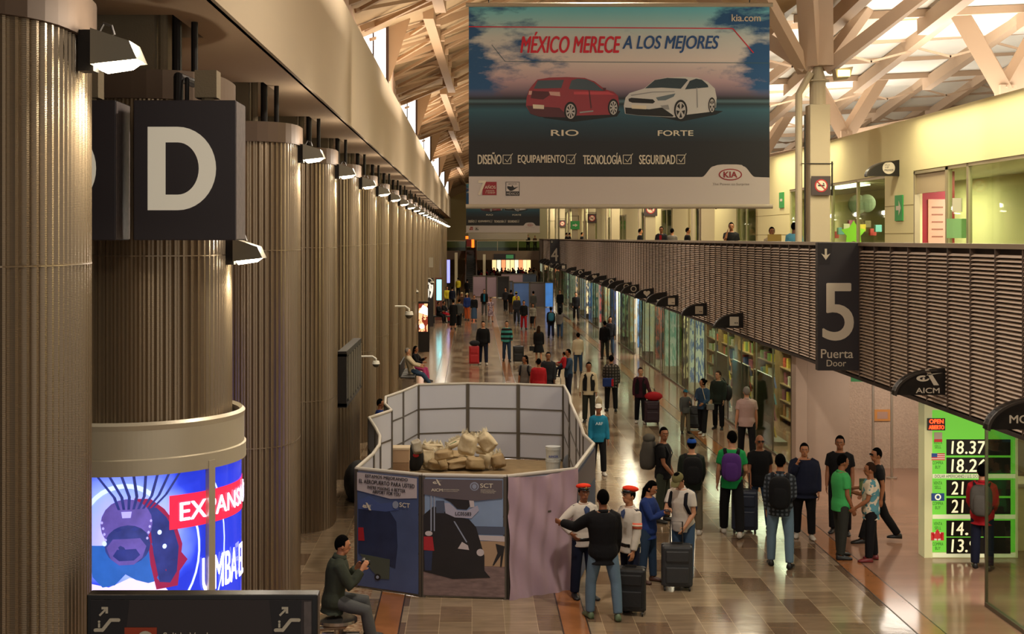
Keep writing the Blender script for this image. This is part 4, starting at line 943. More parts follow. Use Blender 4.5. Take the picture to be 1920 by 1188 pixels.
# ------------------------------------------------------------------ wall monitor row, dome cameras, seating on the left
mr_ = thing('flight_monitor_row', 'dark frame of flight screens on the fourth column seen edge-on', 'monitor frame', (-2.5, 25.3, 2.1))
MB().box(-.05, .12, 0, 3.4, .95, 1.05).box(-.05, .12, 0, 3.4, -.02, .06).box(-.05, .12, 0, .08, 0, 1.0).box(-.05, .12, 3.3, 3.4, 0, 1.0).obj('frame', dmetal, mr_)
for k in range(6): MB().box(.0, .1, .2+k*.52, .62+k*.52, .1, .92).obj('screen', mat('dark_screen', '#121416', .15), mr_); MB().box(.1, .13, .6+k*.52, .66+k*.52, .05, .95).obj('divider', housing, mr_)
mb2 = thing('luggage_heap', 'black bags heaped at the foot of the fourth column', 'bag', (-2.3, 27.0, 0))
MB().ell((0, 0, .38), (.3, .6, .42)).ell((-.1, .6, .25), (.25, .4, .28)).obj('bag_body', mat('black_fabric', '#0e0c0c', .8), mb2, smooth=True)
for i, (a, yy, zz, nm) in enumerate((((705, 682), 31, 0, 'dome camera on a long arm right of the flight screen frame'), ((767, 590), 45, 0, 'larger-looking dome camera on an arm halfway along the column wall'), ((810, 530), 77.5, 0, 'small dome camera in front of the big 59 sign'), ((781, 547), 61.4, 0, 'tiny white dome camera between the arm camera and the food poster'))):
    q = P(a[0], a[1], yy); t = thing('dome_camera', nm, 'camera', q, group='dome cameras on the left wall')
    r = (.08, .13, .11, .08)[i]; MB().ell((0, 0, 0), (r, r, r)).obj('dome', mat('smoke_dome', '#4a4438', .2), t, smooth=True)
    MB().tube([(0, 0, 0), (0, 0, r*.9)], [r*1.15, r*.9], 16).tube([(0, 0, r*.9), (0, 0, r*1.5), (-r, 0, r*2.2), (-2.60-q.x, 0, r*2.2)], r*.27).obj('arm', white, t)
fp = thing('food_poster_lightbox', 'lit poster of grilled food on a black stand by the left wall', 'light box', (P(785, 600, 62).x, 62, 0))
MB().box(-.02, .5, 0, .15, 0, 2.35).obj('case', dmetal, fp); MB().box(.0, .42, -.01, 0, .95, 2.25).obj('lit_face', mat('food_print', '#e8a878', .4, emit=1.0, pattern=('noise', '#6a2414', 4)), fp)
MB().prism([(.0, 1.85), (.42, 1.7), (.42, 2.05), (.2, 2.2)], -.014, -.01).obj('white_patch', mat('food_white', '#fff0e8', .4, emit=1.2), fp); MB().tube([(.15, -.02, 1.2), (.15, -.012, 1.2)], .12, 20).obj('plate_print', mat('food_white'), fp)
cs = thing('cyan_lightbox', 'tall glowing cyan screen on a red-brown stand down the left side', 'light box', (P(826, 540, 86).x-.3, 86, 0))
MB().box(-.05, .42, 0, .15, 0, 2.75).obj('case', mat('maroon_case', '#6a3a30', .5), cs); MB().box(.05, .36, -.01, 0, 1.3, 2.62).obj('lit_face', mat('cyan_glow', '#7fe8f0', .4, emit=1.6), cs)
n9 = thing('number_sign', 'dark sign with large white numerals 59 by the left wall', 'sign', (P(800, 540, 80).x-.1, 80, 1.4))
MB().box(0, .5, 0, .1, -1.4, 1.5).obj('board', charcoal, n9); text('59', n9, .05, .46, .3, 1.25, -.004, mat('white_lit', '#f0ece0', .5, emit=.5), bold=.03)
o = MB().box(0, .5, 0, .12, 0, .6).obj('box_sign', mat('dull_white', '#b8ac94', .6)); o.location = (P(800, 470, 82).x-.1, 82, 3.5); tag(o, 'plain off-white box above the 59 sign', 'box')
vl = thing('violet_light_panel', 'narrow violet lit panel near the far white post', 'light box', (P(838, 480, 110).x, 110, 1.6)); MB().box(.02, .23, .02, .1, -1.6, 0).obj('stand', dmetal, vl); MB().box(0, .25, 0, .1, 0, 1.9).obj('lit_face', mat('violet_glow', '#8a8cf0', .4, emit=1.2), vl)
for i, (x, yy, h_) in enumerate(((852.5, 128, 3.9), (905.5, 139, 3.6))):
    o = MB().box(0, .28, 0, .28, 0, h_).obj('white_post', mat('cream_post', '#d8ccae', .6)); o.location = (P(x, 500, yy).x, yy, 0)
    tag(o, ['white post left of the far escalator', 'white post right of the far escalator under the footbridge'][i], 'post')
# footbridge and escalator
fb = thing('footbridge', 'glass-railed footbridge crossing the hall in the distance', 'bridge', (-5, 143, 0))
MB().box(0, 12.2, 0, 4, 2.95, 3.93).obj('deck', mat('bridge_concrete', '#6e5a46', .8), fb)
MB().box(5.5, 12.2, 0, .04, 3.93, 4.95).box(0, 4.3, 0, .04, 3.93, 4.95).obj('glass_rail', glass('rail_glass', '#b8d0a8', .05, .15), fb)
MB().box(5.5, 12.2, -.02, .06, 4.95, 5.02).box(0, 4.3, -.02, .06, 4.95, 5.02).box(5.45, 5.55, -.02, .06, 3.93, 5.0).box(7.7, 7.76, -.02, .06, 3.93, 5.0).box(9.9, 9.96, -.02, .06, 3.93, 5.0).obj('rail', alu, fb)
struct(MB().box(-5, 27, 190, 190.2, 3.95, 14).obj('wall_bridge_end', mat('far_yellow', '#d8c890', .9)))
ec = thing('escalator', 'dark escalator climbing to the footbridge in the distance', 'escalator', (-.68, 130.6, 0))
stp = MB()
for k in range(20): stp.box(.12, 1.06, k*.6, k*.6+.6, k*.2, k*.2+.2)
stp.obj('step', mat('escalator_step', '#3f3f3c', .5, metal=.4), ec)
for x in (0, 1.08): MB().add([(x, -.6, 0), (x+.1, -.6, 0), (x+.1, 12.2, 4.0), (x, 12.2, 4.0), (x, -.6, 1.0), (x+.1, -.6, 1.0), (x+.1, 12.2, 5.0), (x, 12.2, 5.0)], [(0,1,2,3),(4,7,6,5),(0,4,5,1),(1,5,6,2),(2,6,7,3),(3,7,4,0)]).obj('balustrade', mat('balustrade', '#2c2824', .4), ec)
os_ = thing('orange_sign', 'glowing orange sign beside the top of the escalator', 'sign', (P(873, 460, 140).x, 140, 4.3)); og2 = mat('orange_glow', '#ff5a14', .4, emit=2.2)
MB().box(0, .4, 0, .08, .9, 1.2).box(.62, .9, 0, .08, 0, .9).obj('lit_face', og2, os_); MB().box(.1, .6, 0, .06, .1, .9).obj('red_field', mat('deep_red', '#7a1c14', .5), os_)
gs = thing('gate_sign', 'dark overhead sign with green marks under the footbridge', 'sign', (P(926, 480, 142.85).x, 142.88, 3.0)); MB().box(0, 2.3, 0, .1, 0, .6).obj('board', charcoal, gs); MB().box(1.3, 2.1, -.01, 0, .1, .5).obj('green_field', mat('exit_green'), gs)
# far lit shopfront glow behind the bridge
for i in range(9):
    t = MB().box(0, .5, 0, .1, -.2, 3.0).obj('far_shop_light', mat('farglow%d' % (i % 4), ['#ffcf90', '#d8e0c0', '#ff9060', '#e8d8a0'][i % 4], .5, emit=.9)); t.location = (2.5+i*.62, 165+i*2.0, 0.2)
    tag(t, 'small lit shopfront glowing beyond the footbridge, %s from the left' % ordn[i].replace('nearest', 'first'), 'light panel', 'lit shopfronts beyond the bridge')
# ------------------------------------------------------------------ works enclosure
board = mat('fence_board', '#b4b4be', .6, var=.04, vscale=2)
tube_ = mat('fence_tube', '#5e574e', .4, metal=.4)
whitep = mat('white_pvc', '#b4aca0', .4)
def top(px, py): Y = F*3.5/(py-VY); return Vector(((px-VX)/F*Y, Y, 0))
def panel(a, b, label, group, boardm=None, art=None, name='fence_panel', h=1.8):
    d = b-a; L = d.length; ang = math.atan2(d.y, d.x)
    t = thing(name, label, 'fence panel', (a.x, a.y, 0), ang, group)
    MB().box(.02, L-.02, -.012, .012, .05, h-.03).obj('board', boardm or board, t)
    f = MB().box(0, .045, -.03, .03, 0, h).box(L-.045, L, -.03, .03, 0, h)
    f.box(0, L, -.025, .025, .02, .06)
    for z in (.62, 1.2): f.box(0, L, -.026, .026, z, z+.03)
    f.obj('frame', tube_, t)
    MB().tube([(0, 0, h), (L, 0, h)], .03, 10).obj('top_tube', whitep, t)
    return t, L
right = [(1113, 832), (1095, 815), (1089, 797), (1082, 782), (1070, 755), (1068, 742), (1058, 723)]
left = [(783, 721), (755, 733), (723, 744), (722, 757), (734, 769), (692, 783), (705, 803), (712, 817), (711, 834), (699, 851), (668, 878)]
A, B, C, D, E = [top(*p) for p in ((668, 878), (792, 890), (950, 893), (1078, 879), (1113, 832))]
K1 = top(877, 718.5); K2 = top(972, 720)
for i in range(len(right)-1):
    panel(top(*right[i]), top(*right[i+1]), 'white fence panel on the right side of the works enclosure, %s from its front corner' % ordn[i], 'side panels of the enclosure')
bk = [top(1058, 723), K2, K1, top(783, 721)]
for i in range(3): panel(bk[i], bk[i+1], 'white back fence panel of the works enclosure, %s' % ['right', 'middle', 'left'][i], 'back panels of the enclosure')
for i in range(len(left)-1):
    panel(top(*left[i]), top(*left[i+1]), 'white fence panel on the left side of the works enclosure, %s from the back corner' % ordn[i], 'side panels of the enclosure')
# posters on the front. local frame: x along the panel, -y towards the viewer
pblue = mat('poster_blue', '#4a587e', .5, var=.35, vscale=1.6); pgrey = mat('poster_grey', '#5f5558', .5); pblack = mat('poster_black', '#1c1819', .5, var=.6, vscale=4); pwhite = mat('poster_white', '#c2b6b6', .5)
psoil = mat('poster_soil', '#7a6460', .6, var=.6, vscale=7, stretch=(1, 1, 4)); psky = mat('poster_sky', '#7f93b0', .6, var=.3, vscale=2); pred = mat('poster_red', '#a8242c', .5); pnavy = mat('poster_navy', '#27304e', .5, var=.5, vscale=4); psteel = mat('poster_steel', '#8f96a8', .5); ptan = mat('poster_tan', '#a88a6c', .6)
t1, L1 = panel(A, B, 'enclosure panel with the blue poster Estamos mejorando el aeropuerto', None, name='fence_panel')
t2, L2 = panel(B, C, 'enclosure panel with the photo poster of a dark digger on broken ground', None, name='fence_panel')
t3, L3 = panel(C, D, 'front enclosure panel draped in plain pink cloth', None, name='fence_panel')
t4, L4 = panel(D, E, 'angled front enclosure panel with a dark blue poster, behind the left officer', None, name='fence_panel')
YO = -.03
def pp(t, name, m, pts, y): return MB().prism(pts, y-.003, y).obj(name, m, t)
def zx(pts, x0, x1, z0, z1, L): return [((a-x0)/(x1-x0)*L, 1.8*(z1-b)/(z1-z0)) for a, b in pts]
# poster 1 (crop frame 25..600 x 30..1130)
def q1(pts): return [((a-30)/570*L1, 1.76-(b-30-(a-30)*.09)/1040*1.72) for a, b in pts]
pp(t1, 'poster_sheet', pblue, [(.04, .04), (L1-.05, .04), (L1-.05, 1.76), (.04, 1.76)], YO)
pp(t1, 'truck_shape', pnavy, q1([(60, 350), (200, 340), (330, 380), (390, 480), (400, 700), (380, 900), (60, 780)]), YO-.004)
pp(t1, 'tank_shape', mat('poster_steelblue', '#4a5a8c', .5), q1([(60, 290), (150, 250), (250, 320), (390, 300), (410, 370), (300, 390), (60, 370)]), YO-.006)
pp(t1, 'worker_print', pred, q1([(60, 540), (105, 540), (115, 660), (60, 660)]), YO-.008)
pp(t1, 'wheelbarrow_print', mat('poster_olive', '#4c5248', .5), q1([(75, 780), (335, 820), (330, 1000), (250, 1000), (180, 930)]), YO-.008)
pp(t1, 'wheel_print', pblack, q1(oval(230, 985, 27, 30, 16)), YO-.011); pp(t1, 'hub_print', psteel, q1(oval(230, 985, 13, 15, 12)), YO-.014)
pp(t1, 'white_header', pwhite, q1([(50, 35), (565, 85), (565, 262), (340, 272), (50, 200)]), YO-.008)
def ptext(t, s, q, a, b, c, d, m, **k):
    (x0, z0), (x1, z1) = q([(a, (d)), (b, c+(b-a)*0)]); text(s, t, x0, x1, min(z0, z1), max(z0, z1), YO-.014, m, **k)
def row(s, a, b, c, d, m=pblack, **k):
    x0 = (a-30)/570*L1; x1 = (b-30)/570*L1; mid = ((a+b)/2-30)*.09; text(s, t1, x0, x1, 1.76-(d-30-mid)/1040*1.72, 1.76-(c-30-mid)/1040*1.72, YO-.016, m, **k)
row('ESTAMOS MEJORANDO', 125, 490, 68, 105, bold=.01); row('EL AEROPUERTO PARA USTED', 70, 548, 116, 152, bold=.01); row("WE'RE MAKING A BETTER", 142, 470, 168, 198, bold=.01); row('AIRPORT FOR YOU', 188, 428, 205, 235, bold=.01)
aicm(t1, .14, 1.15, .16, YO-.02, letter, False); row('AICM', 100, 170, 330, 352, letter, bold=.02); row('SCT', 420, 508, 305, 345, letter, bold=.02); pp(t1, 'crest_print', psteel, q1(oval(385, 325, 26, 34, 16)), YO-.012)
# poster 2 (crop frame 600..1320 x 90..1150)
def q2(pts): return [((a-600)/715*L2, 1.76-(b-95)/1045*1.74) for a, b in pts]
pp(t2, 'poster_sheet', psky, [(.04, .04), (L2-.05, .04), (L2-.05, 1.76), (.04, 1.76)], YO)
pp(t2, 'ground_print', psoil, q2([(612, 640), (1300, 640), (1300, 1130), (612, 1130)]), YO-.003)
pp(t2, 'tarmac_print', ptan, q2([(1080, 640), (1300, 640), (1300, 860), (1080, 860)]), YO-.006)
pp(t2, 'shed_print', mat('poster_slate', '#4c5468', .5), q2([(1040, 510), (1300, 510), (1300, 580), (1040, 580)]), YO-.006)
pp(t2, 'plane_print', pwhite, q2([(1070, 588), (1300, 592), (1300, 640), (1080, 632)]), YO-.0075)
pp(t2, 'digger_body', pblack, q2([(612, 420), (700, 340), (860, 420), (1000, 450), (1060, 520), (1110, 700), (1130, 770), (1130, 900), (1180, 960), (860, 980), (700, 940), (612, 920)]), YO-.009)
pp(t2, 'digger_top', pblack, q2([(780, 270), (1000, 270), (1010, 330), (980, 365), (900, 360), (840, 300)]), YO-.009)
pp(t2, 'digger_arm', mat('poster_pale', '#a8a4b4', .5), q2([(790, 310), (830, 310), (900, 370), (980, 375), (1070, 325), (1085, 370), (1020, 440), (880, 435), (800, 400)]), YO-.012)
pp(t2, 'hook_print', pwhite, q2([(1000, 280), (1040, 285), (1045, 340), (1010, 345)]), YO-.012)
pp(t2, 'cab_print', mat('poster_slate'), q2([(720, 290), (790, 290), (790, 400), (720, 400)]), YO-.012)
pp(t2, 'mast_print', psteel, q2([(672, 250), (684, 250), (684, 560), (672, 560)]), YO-.012); pp(t2, 'mast_print', psteel, q2([(700, 250), (710, 250), (710, 560), (700, 560)]), YO-.012)
pp(t2, 'window_print', pwhite, q2([(905, 710), (940, 650), (990, 680), (1000, 720)]), YO-.012)
pp(t2, 'lamp_print', pwhite, q2(oval(1095, 740, 32, 32, 14)), YO-.012)
pp(t2, 'boom_print', psteel, q2([(868, 470), (880, 470), (985, 650), (975, 655)]), YO-.012)
pp(t2, 'worker_print', pred, q2([(615, 610), (690, 610), (705, 735), (615, 730)]), YO-.013); pp(t2, 'trousers_print', pnavy, q2([(618, 735), (690, 735), (680, 910), (625, 910)]), YO-.0125); pp(t2, 'helmet_print', pwhite, q2(oval(658, 582, 32, 22, 14)), YO-.014)
pp(t2, 'second_worker_print', pblack, q2([(1225, 660), (1300, 680), (1275, 860), (1262, 860), (1268, 760), (1210, 850), (1198, 850), (1240, 740)]), YO-.013)
pp(t2, 'header_band', pgrey, q2([(615, 100), (1282, 100), (1282, 258), (1060, 285), (820, 270), (615, 235)]), YO-.015)
x_, z_ = q2([(690, 180)])[0]; aicm(t2, x_, z_, .13, YO-.02, letter, False)
def r2(s, a, b, c, d, m=letter, **k):
    (x0, z0), (x1, z1) = q2([(a, d), (b, c)]); text(s, t2, x0, x1, z0, z1, YO-.022, m, **k)
r2('AICM', 680, 775, 183, 208, bold=.03); r2('SCT', 1095, 1202, 130, 168, bold=.02); r2('LC05583', 885, 1018, 385, 415, pblack, bold=.01)
r2('AEROPUERTO INTERNACIONAL', 778, 918, 186, 196); r2('DE LA CIUDAD DE MÉXICO', 778, 905, 200, 209); r2('SECRETARÍA DE', 1098, 1210, 180, 190); r2('COMUNICACIONES', 1098, 1228, 194, 203); r2('Y TRANSPORTES', 1098, 1215, 207, 216)
pp(t2, 'crest_print', psteel, q2(oval(1045, 158, 38, 38, 18)), YO-.018); pp(t2, 'crest_ring', pgrey, q2(oval(1045, 158, 28, 28, 18)), YO-.021); pp(t2, 'crest_core', psteel, q2(oval(1045, 158, 20, 22, 12)), YO-.024)
# pink cloth with folds
cm = MB(); nx, nz_ = 40, 30; vs = []
for j in range(nz_+1):
    for i in range(nx+1):
        x = i/nx*(L3+.02); z = .0+j/nz_*1.80
        zz = z - (.05 if j == nz_ else 0)*math.sin(i/nx*PI) + .03*(i/nx)*(j/nz_)
        y = -.05-.022*math.sin(i*.75+1.5*math.sin(j*.18))-.016*math.sin(i*.31+j*.5)-.02*(1-j/nz_)
        vs.append((x, y, zz))
cm.add(vs, [(j*(nx+1)+i, j*(nx+1)+i+1, (j+1)*(nx+1)+i+1, (j+1)*(nx+1)+i) for j in range(nz_) for i in range(nx)])
cm.obj('pink_cloth', mat('pink_cloth', '#ab919b', .85, bump=.1, bscale=60), t3, smooth=True)
pp(t4, 'poster_sheet', mat('poster_deep', '#2c3a58', .5, var=.5, vscale=2), [(.04, .04), (L4-.04, .04), (L4-.04, 1.76), (.04, 1.76)], YO)
pp(t4, 'header_band', pgrey, [(.05, 1.3), (L4-.05, 1.25), (L4-.05, 1.72), (.05, 1.72)], YO-.005)
pp(t4, 'cloud_print', psteel, [(.1, .8), (.5, .7), (.6, 1.0), (.3, 1.2)], YO-.005)
struct(MB().add([(p.x, p.y, .006) for p in (A, B, C, D, E)]+[(top(*q).x, top(*q).y, .006) for q in right[1:]]+[(K2.x, K2.y, .006), (K1.x, K1.y, .006)]+[(top(*q).x, top(*q).y, .006) for q in left[:-1]], [tuple(range(5+len(right)-1+2+len(left)-1))]).obj('trim_%d' % n, mat('rubble_floor', '#9c8460', .9, bump=.6, bscale=12, var=.3, vscale=5))); n += 1
# sacks: pixel of the centre, pixel size, tilt, distance
burl = mat('sack_cream', '#bfae90', .85, bump=.5, bscale=14, var=.12, vscale=5); burl2 = mat('sack_tan', '#a8906c', .85, bump=.5, bscale=14, var=.15, vscale=5); tuft = mat('sack_fringe', '#d6cbb0', .9, bump=1.0, bscale=60)
def sack(label, px, py, w_, h_, tilt, Y, m, fr=0, seed=1, dpt=.26, mark=None):
    if Y is None: Y = F*(H-.03)/(py+h_*.5-VY)
    q = P(px, py, Y); W = w_/F*Y; Hh = h_/F*Y
    t = thing('cement_sack', label, 'sack', (q.x, q.y, q.z), group='sacks in the enclosure'); t.rotation_euler = (random.uniform(-.15, .15), math.radians(tilt), 0)
    rnd = random.Random(seed)
    ph = [rnd.uniform(0, 6) for _ in range(4)]
    def fn(v):
        x, y, z = v; a, b, c = x/(W/2), y/(dpt/2), z/(Hh/2)
        sx = math.copysign(abs(a)**.5, a); sz = math.copysign(abs(c)**.5, c); sy = math.copysign(abs(b)**.8, b)
        wv = .05*math.sin(5*a+ph[0]+3*c)+.04*math.sin(9*c+ph[1]+2*a)
        pil = (1-.75*abs(sx)**4)*(1-.75*abs(sz)**5)
        return Vector((sx*W/2*(1-.07*c)*(1+.5*wv), sy*dpt*.62*pil*(1+3*wv)-.02*math.sin(8*sx+ph[2])*math.sin(6*sz), sz*Hh/2*(1+wv*.6)))
    b = MB().ell((0, 0, 0), (W/2, dpt/2, Hh/2), 36, 24, fn=fn).obj('sack_body', m, t, smooth=True)
    if fr:
        f = MB(); vs = []
        for k in range(14):
            a = -W*.42+W*.84*k/13; f.add([(a-.03, -.03, Hh*.42), (a+.03, -.02, Hh*.42), (a+.02, .05, Hh*.45), (a+rnd.uniform(-.05, .05), rnd.uniform(-.08, .04), Hh*.5+rnd.uniform(.05, .11))], [(0,1,3),(1,2,3),(2,0,3)])
        f.obj('torn_top', tuft, t)
    if mark: MB().box(-W*.2, W*.2, -dpt*.5-.004, -dpt*.5+.01, -.03, .06).obj('printed_mark', mat('mark_'+mark, {'g': '#4c7c54', 'r': '#a8442c'}[mark], .8), t)
    return t
def sx_(a): return 740+a/5.647
def sy_(b): return 790+b/5.647
sack('cream sack standing highest in the middle of the sack pile', sx_(775), sy_(240), 34, 42, 12, 29.0, burl, 1, 1)
sack('tan sack leaning right behind the highest sack', sx_(975), sy_(215), 30, 38, -38, 29.6, burl, 1, 2)
sack('tan sack at the right end of the pile resting on its corner', sx_(1090), sy_(415), 28, 30, -22, None, burl2, 1, 3)
sack('pale sack with a torn top between the middle and right end of the pile', sx_(960), sy_(400), 26, 36, 10, None, burl, 1, 4)
sack('large tan sack lying flat at the front of the pile', sx_(670), sy_(445), 46, 20, -10, None, burl2, 0, 5)
sack('tan sack with a red and green mark lying under the highest sack', sx_(780), sy_(410), 38, 24, 30, None, burl2, 0, 6, mark='g')
sack('cream sack with a green stripe, lying high on the left slope of the pile', sx_(630), sy_(235), 34, 14, -28, 29.6, burl, 1, 7, mark='g')
sack('tan sack with an orange patch in the middle left of the pile', sx_(520), sy_(345), 36, 20, -12, 29.5, burl2, 1, 8, mark='r')
sack('narrow crumpled sack hanging down left of the flat front sack', sx_(500), sy_(430), 18, 30, -18, None, burl2, 0, 9)
sack('upright striped cream sack at the left end of the pile', sx_(355), sy_(385), 26, 38, -6, None, burl, 1, 10)
sack('pale crumpled sack lying across the top left of the pile', sx_(400), sy_(265), 40, 14, 4, 29.9, burl, 1, 11)
sack('clear grey bag slumped against the back left corner of the enclosure', sx_(235), sy_(265), 20, 28, -15, 30.2, mat('sack_grey', '#9a9080', .5, bump=.6, bscale=10), 0, 12)
sack('small pale sack under the right leaning sack', sx_(920), sy_(300), 22, 16, 5, 29.9, burl, 0, 13)
sack('tan sack filling the bottom back of the pile', sx_(640), sy_(380), 60, 26, 0, None, burl2, 0, 14, .4)
sack('dark tan sack buried at the lower left of the pile', sx_(450), sy_(450), 34, 22, 0, None, burl2, 0, 15, .3)
sack('tan sack buried at the lower right of the pile', sx_(860), sy_(440), 40, 24, 0, None, burl2, 0, 16, .35)
o = thing('black_bag', 'black bag with a red tag at the left end of the sack pile', 'bag', P(sx_(215), sy_(480), 30.4)); MB().ell((0, 0, .22), (.2, .2, .33)).obj('bag_body', mat('black_fabric'), o, smooth=True); MB().ell((.03, -.2, .3), (.07, .03, .05)).obj('red_tag', red, o)
cb = thing('cardboard_box', 'worn cardboard box at the left inside the enclosure, upper of two', 'box', P(sx_(35), sy_(420), 28.8)); MB().box(-.25, .25, -.2, .2, 0, .3).obj('carton', mat('cardboard', '#a08468', .9, bump=.2), cb, bevel=.01); MB().box(-.26, .26, -.21, .21, .28, .32).obj('lid', mat('cardboard_pale', '#b8a68c', .9), cb)
cb = thing('cardboard_box', 'lower brown cardboard box on the floor at the left inside the enclosure', 'box', (P(sx_(35), sy_(420), 28.8).x, 28.8, .006)); MB().box(-.24, .24, -.2, .2, 0, P(0, sy_(420), 28.8).z-.01).obj('carton', mat('cardboard_dark', '#80644a', .9, bump=.2), cb, bevel=.01)
bp = P(1037, 880, 29.8); bwh = mat('bucket_white', '#c4c6c2', .4)
for k in range(2):
    t = thing('plastic_bucket', ['lower white plastic bucket by the right side of the enclosure', 'upper white plastic bucket with blue lettering, stacked on another'][k], 'bucket', (bp.x, bp.y, .01+.27*k), group='stacked buckets')
    MB().rings([[(r*math.cos(a), r*math.sin(a), z) for a in [2*PI*i/28 for i in range(28)]] for r, z in ((.145, 0), (.165, .3), (.172, .3), (.172, .33), (.168, .33), (.17, .37))]).obj('bucket_body', bwh, t, smooth=False)
    if k: text('RANGER', t, -.1, .1, .14, .19, -.17, mat('blue_ink', '#3a4c98', .6), bold=.03)
o = thing('plastic_sack', 'crumpled pale plastic bag behind the buckets', 'bag', (bp.x+.36, bp.y+.1, 0)); MB().ell((0, 0, .22), (.14, .12, .24)).obj('bag_body', mat('plastic_bag', '#8c94a4', .4, bump=.8, bscale=10), o, smooth=True)
# second enclosure further down
def top2(px, Y): return Vector(((px-VX)/F*Y, Y, 0))
e2 = [(886, 118), (912, 112), (938, 108), (954, 104), (990, 101.5), (1018, 101), (1038, 103)]
labs = ['pink-cloth panel at the left end of the far enclosure', 'pink-cloth panel, second from the left of the far enclosure', 'dark photo panel of the far enclosure', 'narrow dark panel joining the two halves of the far enclosure', 'wide blue poster panel of the far enclosure', 'grey poster panel of the far enclosure', 'bright blue poster panel at the right end of the far enclosure']
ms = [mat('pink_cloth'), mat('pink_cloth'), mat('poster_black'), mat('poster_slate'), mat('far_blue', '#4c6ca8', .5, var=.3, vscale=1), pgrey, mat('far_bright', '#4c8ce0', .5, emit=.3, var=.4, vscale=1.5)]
xs = [(886, 912, 120), (912, 932, 119), (932, 955, 118), (955, 962, 105), (962, 993, 102), (993, 1021, 102), (1021, 1038, 102)]
for (a, b, Y), m_, l_ in zip(xs, ms, labs):
    hh = 1.9
    t = thing('fence_panel', l_, 'fence panel', ((a-VX)/F*Y, Y, 0)); L = (b-a)/F*Y
    MB().box(.02, L-.02, -.01, .01, .05, hh).obj('board', m_, t); MB().box(0, .06, -.04, .04, 0, hh+.02).box(L-.06, L, -.04, .04, 0, hh+.02).box(0, L, -.04, .04, hh-.04, hh+.04).obj('frame', tube_, t)
for (a, b, Y, m_) in ((940, 980, 126, 'pink_cloth'), (980, 1005, 126, 'poster_slate')):
    t = thing('fence_panel', {'pink_cloth': 'pale back panel of the far enclosure, left of two', 'poster_slate': 'grey back panel of the far enclosure, right of two'}[m_], 'fence panel', ((a-VX)/F*Y, Y, 0)); L = (b-a)/F*Y
    MB().box(0, L, -.01, .01, .05, 1.9).obj('board', mat(m_), t); MB().box(0, L, -.04, .04, 1.86, 1.94).obj('frame', tube_, t)
# ------------------------------------------------------------------ people
SK = {'a': '#a8704c', 'b': '#8a5636', 'c': '#b98463', 'd': '#6b4028'}
def skin_m(k): return mat('skin_'+k, SK[k], .55)
def cloth(key, col, **kw): return mat('cloth_'+key, col, .85, bump=.25, bscale=18, spec=.2, **kw)
C_ = dict(black='#100f11', white='#c9c0b4', jeans='#3c5068', ljeans='#5c7080', navy='#161a2c', green='#1f8f4c', teal='#1a6a86', grey='#4c4c4a', khaki='#5c5444', blue='#22356c', red='#a01c24', pinkw='#a88c84', olive='#34382c', dgreen='#20261f', burg='#3a1420', brown='#4a3426', cream='#b8a88c', orange='#c05a2c', mid='#6c6660', denim='#2c3e54', dgrey='#26262a', chino='#2b2b26', lblue='#5a9cb8', polo='#3d9a52', yellow='#c8b42c', magenta='#a83c68')
def cm_(c):
    if c == 'plaid': return cloth('plaid', '#23272c', pattern=('plaid', '#5a6068', 4.5))
    if c == 'plaidb': return cloth('plaidb', '#2c2826', pattern=('plaid', '#6a6058', 3.5))
    if c == 'stripe': return cloth('stripe', '#1c1c1e', pattern=('stripe', '#3f8c84', 1.6))
    if c == 'bwstripe': return cloth('bwstripe', '#1c1c1c', pattern=('stripe', '#b0a898', 5))
    if c == 'floral': return cloth('floral', '#c8b8a0', pattern=('noise', '#4f8088', 7))
    if c == 'print': return cloth('print', '#6c5a64', pattern=('noise', '#a8949a', 12))
    return cloth(c, C_[c])
def remesh(o, v, sm=2):
    r = o.modifiers.new('remesh', 'REMESH'); r.mode = 'VOXEL'; r.voxel_size = v; r.use_smooth_shade = True
    if sm: s = o.modifiers.new('smooth', 'SMOOTH'); s.factor = .5; s.iterations = sm
    return o
def Rx(a): return Matrix.Rotation(a, 4, 'X')
